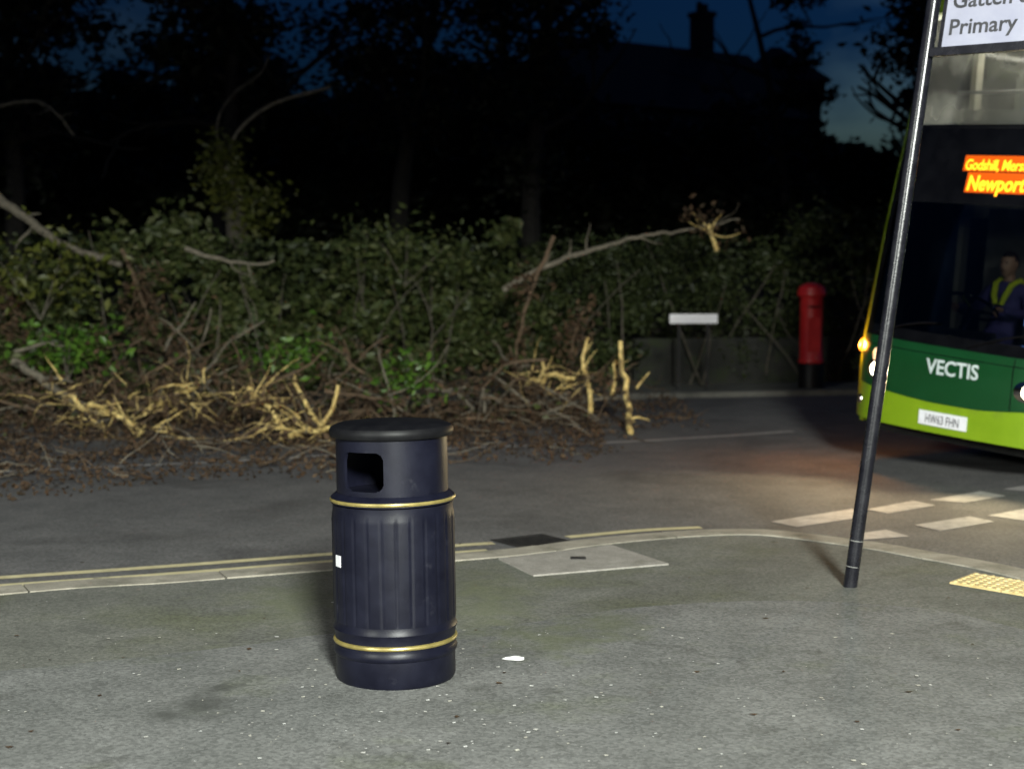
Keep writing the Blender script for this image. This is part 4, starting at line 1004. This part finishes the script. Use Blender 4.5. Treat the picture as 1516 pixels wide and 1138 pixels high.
# sides, roof, back
def side(name, s, z0, z1, m, y1=10.3, th=.04, nz=6, back=0):
    mb = MB(); x = s*HWID
    for j in range(nz+1):
        z = z0+(z1-z0)*j/nz; y0 = nose(HWID)+rake(z)+.001
        for (xx, yy) in ((x, y0), (x, y1), (x-s*th, y1), (x-s*th, y0)): mb.v.append((xx, yy, z))
    for j in range(nz):
        for k in range(4): mb.f.append((j*4+k, j*4+(k+1) % 4, (j+1)*4+(k+1) % 4, (j+1)*4+k))
    mb.f += [(0, 3, 2, 1), tuple(nz*4+k for k in range(4))]
    return mb.build(name, m, bus, smooth=False)
for s in (-1, 1):
    side('side_panel', s, .30, 1.05, M['buslime']); side('side_window', s, 1.052, 2.20, M['dglass'], th=.01)
    side('side_panel', s, 2.202, 3.0, M['busgreen']); side('side_window', s, 3.002, 3.88, M['dglass'], th=.01); side('side_panel', s, 3.882, 4.22, M['buslime'])
    for y in np.arange(1.75, 10.2, 1.4):
        for z0, z1 in ((1.05, 2.2), (3.0, 3.88)): MB().box(s*(HWID-.07), s*(HWID-.012), y-.05, y+.05, z0, z1).build('window_pillar', M['busin'], bus, smooth=False)
MB().box(-HWID, HWID, 10.302, 10.36, .30, 4.22).build('rear_panel', M['busgreen'], bus, smooth=False)
rb_ = MB(); prof = [(-HWID, 4.222), (-1.18, 4.30), (-.95, 4.345), (0, 4.36), (.95, 4.345), (1.18, 4.30), (HWID, 4.222)]
for y in (rake(4.22)+nose(0)+.0, .9, 1.4, 10.36):
    for x, z in prof: rb_.v.append((x, max(y, rake(4.22)+nose(x)) if y < 1.3 else y, z))
for i in range(3):
    for k in range(6): rb_.f.append((i*7+k, i*7+k+1, (i+1)*7+k+1, (i+1)*7+k))
rb_.f.append(tuple(range(7))); rb_.f.append(tuple(21+k for k in range(7)))
rb_.f += [(i*7+6, i*7, (i+1)*7, (i+1)*7+6) for i in range(3)]
rb_.build('roof', M['buslime'], bus)
MB().box(-1.19, 1.19, .62, 10.2, .22, .34).build('chassis', M['rubber'], bus, smooth=False)
def wheel(x, y):
    m_ = Matrix.Translation((x, y, .48)) @ Matrix.Rotation(R(90), 4, 'Y')
    t = MB().lathe([(.28, -.14), (.45, -.14), (.48, -.10), (.48, .10), (.45, .14), (.28, .14)], 36); t.v = [tuple(m_ @ Vector(p)) for p in t.v]
    w_ = t.build('wheel', M['rubber'], bus)
    t = MB().lathe([(.05, -.10), (.20, -.10), (.27, -.142), (.285, -.142), (.285, .142), (.27, .142), (.20, .10), (.05, .10)], 30); t.v = [tuple(m_ @ Vector(p)) for p in t.v]
    t.build('rim', M['steel'], w_)
for x in (-1.05, 1.05):
    for y in (2.55, 8.0): wheel(x, y)
# upper deck interior
y_f = .72
MB().box(-1.18, 1.18, .62, 10.25, 2.42, 2.50).build('upper_floor', M['busgrey'], bus, smooth=False)
MB().box(-1.18, 1.18, 1.0, 10.25, 4.10, 4.14).build('ceiling', M['busin'], bus, smooth=False)
for s in (-1, 1):
    MB().box(s*.80-.06, s*.80+.06, 1.2, 10.1, 4.075, 4.098).build('ceiling_light', M['strip'], bus, smooth=False)
    MB().box(min(s*1.10, s*1.2), max(s*1.10, s*1.2), .95, 10.2, 2.502, 3.02).build('side_lining', M['busin'], bus, smooth=False)
    MB().tube([(s*1.04, .98, 2.99), (s*1.0, 1.12, 3.5), (s*.9, 1.30, 4.05)], .075, 8).build('window_post', M['busin'], bus)
MB().box(-1.05, 1.05, .66, .86, 2.80, 3.14).build('front_shelf', M['busgrey'], bus, bevel=.03)
MB().tube([(-1.0, .80, 3.30), (1.0, .80, 3.30)], .016, 10).build('grab_rail', M['steel'], bus)
MB().box(-1.0, -.55, 9.5, 9.54, 2.5, 4.05).build('rear_bulkhead', M['busgrey'], bus, smooth=False)
MB().box(-.08, .08, .88, .92, 3.04, 3.16).build('screen', M['bluelight'], bus, smooth=False)
def seat(x, y, z, parent=bus):
    t = MB(); t.box(x-.21, x+.21, y, y+.42, z+.36, z+.46); t.box(x-.21, x+.21, y+.40, y+.50, z+.42, z+1.08)
    o = t.build('seat', M['moquette'], parent, bevel=.03)
    MB().box(x-.16, x+.16, y+.05, y+.38, z, z+.355).build('seat_leg', M['busgrey'], o, smooth=False)
    MB().tube([(x-.18, y+.46, z+1.06), (x-.17, y+.46, z+1.14), (x+.17, y+.46, z+1.14), (x+.18, y+.46, z+1.06)], .014, 8).build('grab_handle', M['busgrey'], o)
for y in (1.75, 2.6, 3.45, 4.3):
    for x in (-.86, -.42, .42, .86): seat(x, y, 2.5)
# cab: dashboard, steering wheel, seat, partition, saloon behind
MB().box(-1.08, 1.08, .52, .80, .62, 1.12).build('dashboard', M['dash'], bus, bevel=.05)
MB().box(-.85, -.05, .60, .86, 1.10, 1.22).build('instrument_binnacle', M['dash'], bus, bevel=.05)
MB().box(.0, .62, .66, .84, 1.122, 1.128, Matrix.Rotation(R(4), 4, 'Z')).build('dash_highlight', M['plate'], bus, smooth=False)  # pale sheet added in place of light streaks along the dash
MB().box(-.95, -.55, .58, .64, 1.10, 1.16).build('dash_vent', M['busgrey'], bus, bevel=.015)
SW = Matrix.Translation((-.45, .92, 1.42)) @ Matrix.Rotation(R(-32), 4, 'X')
st = MB(); st.tube([SW @ Vector((.23*math.cos(a), .23*math.sin(a), 0)) for a in np.linspace(0, 6.2832, 33)], .016, 8)
for a in (.5, 2.64, 4.71): st.tube([SW @ Vector((0, 0, -.03)), SW @ Vector((.22*math.cos(a), .22*math.sin(a), 0))], .012, 6)
st.tube([SW @ Vector((0, 0, -.02)), SW @ Vector((0, 0, -.35))], .03, 10); st.build('steering_wheel', M['bustrim'], bus)
MB().box(-1.18, 1.18, .62, 10.2, .36, .40).build('lower_floor', M['busgrey'], bus, smooth=False)
MB().box(-1.12, .12, 2.0, 2.04, .42, 2.30).build('cab_partition', M['busgrey'], bus, smooth=False)
MB().box(-.70, -.20, 1.25, 1.75, .402, 1.02).build('driver_seat', M['moquette'], bus, bevel=.04)
MB().box(-.68, -.22, 1.70, 1.82, 1.03, 1.82).build('driver_seat_back', M['moquette'], bus, bevel=.04)
MB().tube([(.18, 1.15, .4), (.18, 1.15, 2.3)], .018, 10).build('grab_pole', M['chrome'], bus)
MB().box(.02, .22, 1.0, 1.2, 1.15, 1.42).build('ticket_machine', M['dash'], bus, bevel=.015)
MB().box(.05, .17, .985, .998, 1.30, 1.36).build('machine_screen', M['bluelight'], bus, smooth=False)
for x in (-.6, .6): MB().box(x-.05, x+.05, 2.6, 9.5, 2.385, 2.405).build('ceiling_light', M['stripdim'], bus, smooth=False)
for y in (3.4, 4.3, 5.2):
    for x in (-.86, -.42, .42, .86): seat(x, y, .40)
MB().box(.2, .5, .95, 1.25, 2.36, 2.39).build('cab_light', M['stripdim'], bus, smooth=False)
for (a, b) in ((-.85, -.15), (.2, .9)):
    pts = [bp_(a+(b-a)*t, 1.16+.16*math.sin(t*1.5), .03) for t in np.linspace(0, 1, 8)]
    MB().tube(pts, .009, 6).build('wiper', M['bustrim'], bus)

# driver: one continuous body grown from a skeleton, in the bus seat, hands on the wheel
def skin_body(name, nodes, edges, m, parent, sub=1):
    me = bpy.data.meshes.new(name); me.from_pydata([n[0] for n in nodes], edges, []); o = link(bpy.data.objects.new(name, me))
    md = o.modifiers.new('skin', 'SKIN'); md.use_smooth_shade = True
    for i, n in enumerate(nodes):
        sv = me.skin_vertices[0].data[i]; r_ = n[1]; sv.radius = r_ if isinstance(r_, tuple) else (r_, r_); sv.use_root = (i == 0)
    s_ = o.modifiers.new('sub', 'SUBSURF'); s_.levels = s_.render_levels = sub
    dg = bpy.context.evaluated_depsgraph_get(); dg.update(); m2 = bpy.data.meshes.new_from_object(o.evaluated_get(dg)); bpy.data.objects.remove(o)
    m2.materials.clear(); m2.materials.append(m); m2.name = name
    for p in m2.polygons: p.use_smooth = True
    return link(bpy.data.objects.new(name, m2), parent)
RB = Matrix.Translation(BC) @ Matrix.Rotation(-PHI, 4, 'Z') @ Matrix.Rotation(CAMBER, 4, 'Y')
drv = empty('person', RB @ Vector((-.45, 1.42, 1.02)), (0, CAMBER, -PHI)); tag(drv, 'bus driver in a purple navy jacket and yellow hi-vis collar holding the steering wheel', 'person')
B = Vector((-.45, 1.42, 1.02))
def wp(a): return (SW @ Vector((.235*math.cos(a), .235*math.sin(a), .0)))-B
hL, hR = wp(R(165)), wp(R(15))
nodes = [((0, 0, .10), (.15, .12)), ((0, .03, .28), (.145, .11)), ((0, .05, .46), (.165, .11)), ((0, .05, .56), (.12, .085)), ((0, .03, .64), (.055, .055)),
         ((-.20, .04, .53), .07), ((-.29, -.05, .34), .052), (hL+Vector((-.02, .07, .02)), .034), ((.20, .04, .53), .07), ((.29, -.05, .34), .052), (hR+Vector((.02, .07, .02)), .034),
         ((-.11, -.10, .07), .088), ((-.15, -.45, .09), .068), ((-.15, -.50, -.38), .045), ((.11, -.10, .07), .088), ((.15, -.45, .09), .068), ((.15, -.50, -.38), .045)]
nodes = [(tuple(n[0]), n[1]) for n in nodes]
edges = [(0, 1), (1, 2), (2, 3), (3, 4), (3, 5), (5, 6), (6, 7), (3, 8), (8, 9), (9, 10), (0, 11), (11, 12), (12, 13), (0, 14), (14, 15), (15, 16)]
body = skin_body('body', nodes, edges, M['jacket'], drv, 2)
# head with face
hb_ = bmesh.new(); bmesh.ops.create_uvsphere(hb_, u_segments=24, v_segments=18, radius=1)
for v in hb_.verts:
    x, y, z = v.co
    w_ = .074*(1-.22*max(0, -z)); v.co = Vector((x*w_, y*.094-(.012*max(0, -z) if y < 0 else 0), z*.118))
    if y < -.7 and abs(x) < .2 and -.25 < z < .12: v.co.y -= .022*(1-abs(x)/.2)*(1 if z < 0 else .5)
    if y < -.6 and abs(abs(x)-.38) < .18 and .02 < z < .25: v.co.y += .008
me = bpy.data.meshes.new('head'); hb_.to_mesh(me); hb_.free(); hd_ = finish('head', me, M['skin'], drv, angle=80); hd_.location = (0, .0, .78)
hr = bmesh.new(); bmesh.ops.create_uvsphere(hr, u_segments=24, v_segments=16, radius=1)
for v in list(hr.verts):
    if v.co.z < -.25 or (v.co.y < -.45 and v.co.z < .45): hr.verts.remove(v)
for v in hr.verts: v.co = Vector((v.co.x*.081, v.co.y*.101, v.co.z*.126+.003))
me = bpy.data.meshes.new('hair'); hr.to_mesh(me); hr.free(); h2 = finish('hair', me, M['hair'], drv); h2.location = (0, .006, .78)
for s in (-1, 1):
    e = MB().lathe([(.001, -.009), (.007, -.006), (.009, 0), (.007, .006), (.001, .009)], 10); e.v = [(p[0]+s*.028, p[1]-.083, p[2]+.80) for p in e.v]; e.build('eye', M['hair'], drv)
    e = MB().lathe([(.004, -.03), (.012, -.02), (.015, .005), (.010, .03), (.002, .034)], 10); e.v = [(p[0]*.6+s*.075, p[1]*1.5+.005, p[2]+.785) for p in e.v]; e.build('ear', M['skin'], drv)
MB().tube([(-.024, -.089, .727), (0, -.094, .725), (.024, -.089, .727)], .005, 6).build('mouth', M['hair'], drv)
MB().tube([(0, .03, .60), (0, .02, .70)], .05, 12).build('neck', M['skin'], drv)
# hi-vis yoke over the chest
vs_ = MB()
for s in (-1, 1):
    vs_.tube([(s*.11, .14, .55), (s*.10, .05, .645), (s*.085, -.055, .60), (s*.06, -.105, .50), (s*.03, -.115, .42)], [.02, .024, .028, .028, .022], 10)
vs_.build('hi_vis_vest', M['hivis'], drv)
for (hp_, s, a0) in ((hL, -1, R(165)), (hR, 1, R(15))):
    pn = [(tuple(hp_+Vector((s*.02, .06, .02))), .028), (tuple(hp_+Vector((s*.01, .02, .025))), .036)]; ed = [(0, 1)]
    tang = ((SW @ Vector((.235*math.cos(a0+.1), .235*math.sin(a0+.1), 0)))-(SW @ Vector((.235*math.cos(a0), .235*math.sin(a0), 0)))).normalized()
    for k, L_f in enumerate((.9, 1.0, .95, .8)):
        c = hp_+tang*((k-1.5)*.021); b = len(pn)
        pn += [(tuple(c+Vector((0, .012, .03))), .0105), (tuple(c+Vector((-s*.012, -.022*L_f, .022))), .0095), (tuple(c+Vector((-s*.012, -.026*L_f, -.012))), .0085), (tuple(c+Vector((0, -.006, -.022))), .007)]
        ed += [(1, b), (b, b+1), (b+1, b+2), (b+2, b+3)]
    b = len(pn); pn += [(tuple(hp_+Vector((-s*.028, .02, .012))), .012), (tuple(hp_+Vector((-s*.032, -.008, -.004))), .009)]; ed += [(1, b), (b, b+1)]
    skin_body('hand', pn, ed, M['skin'], drv, 1)
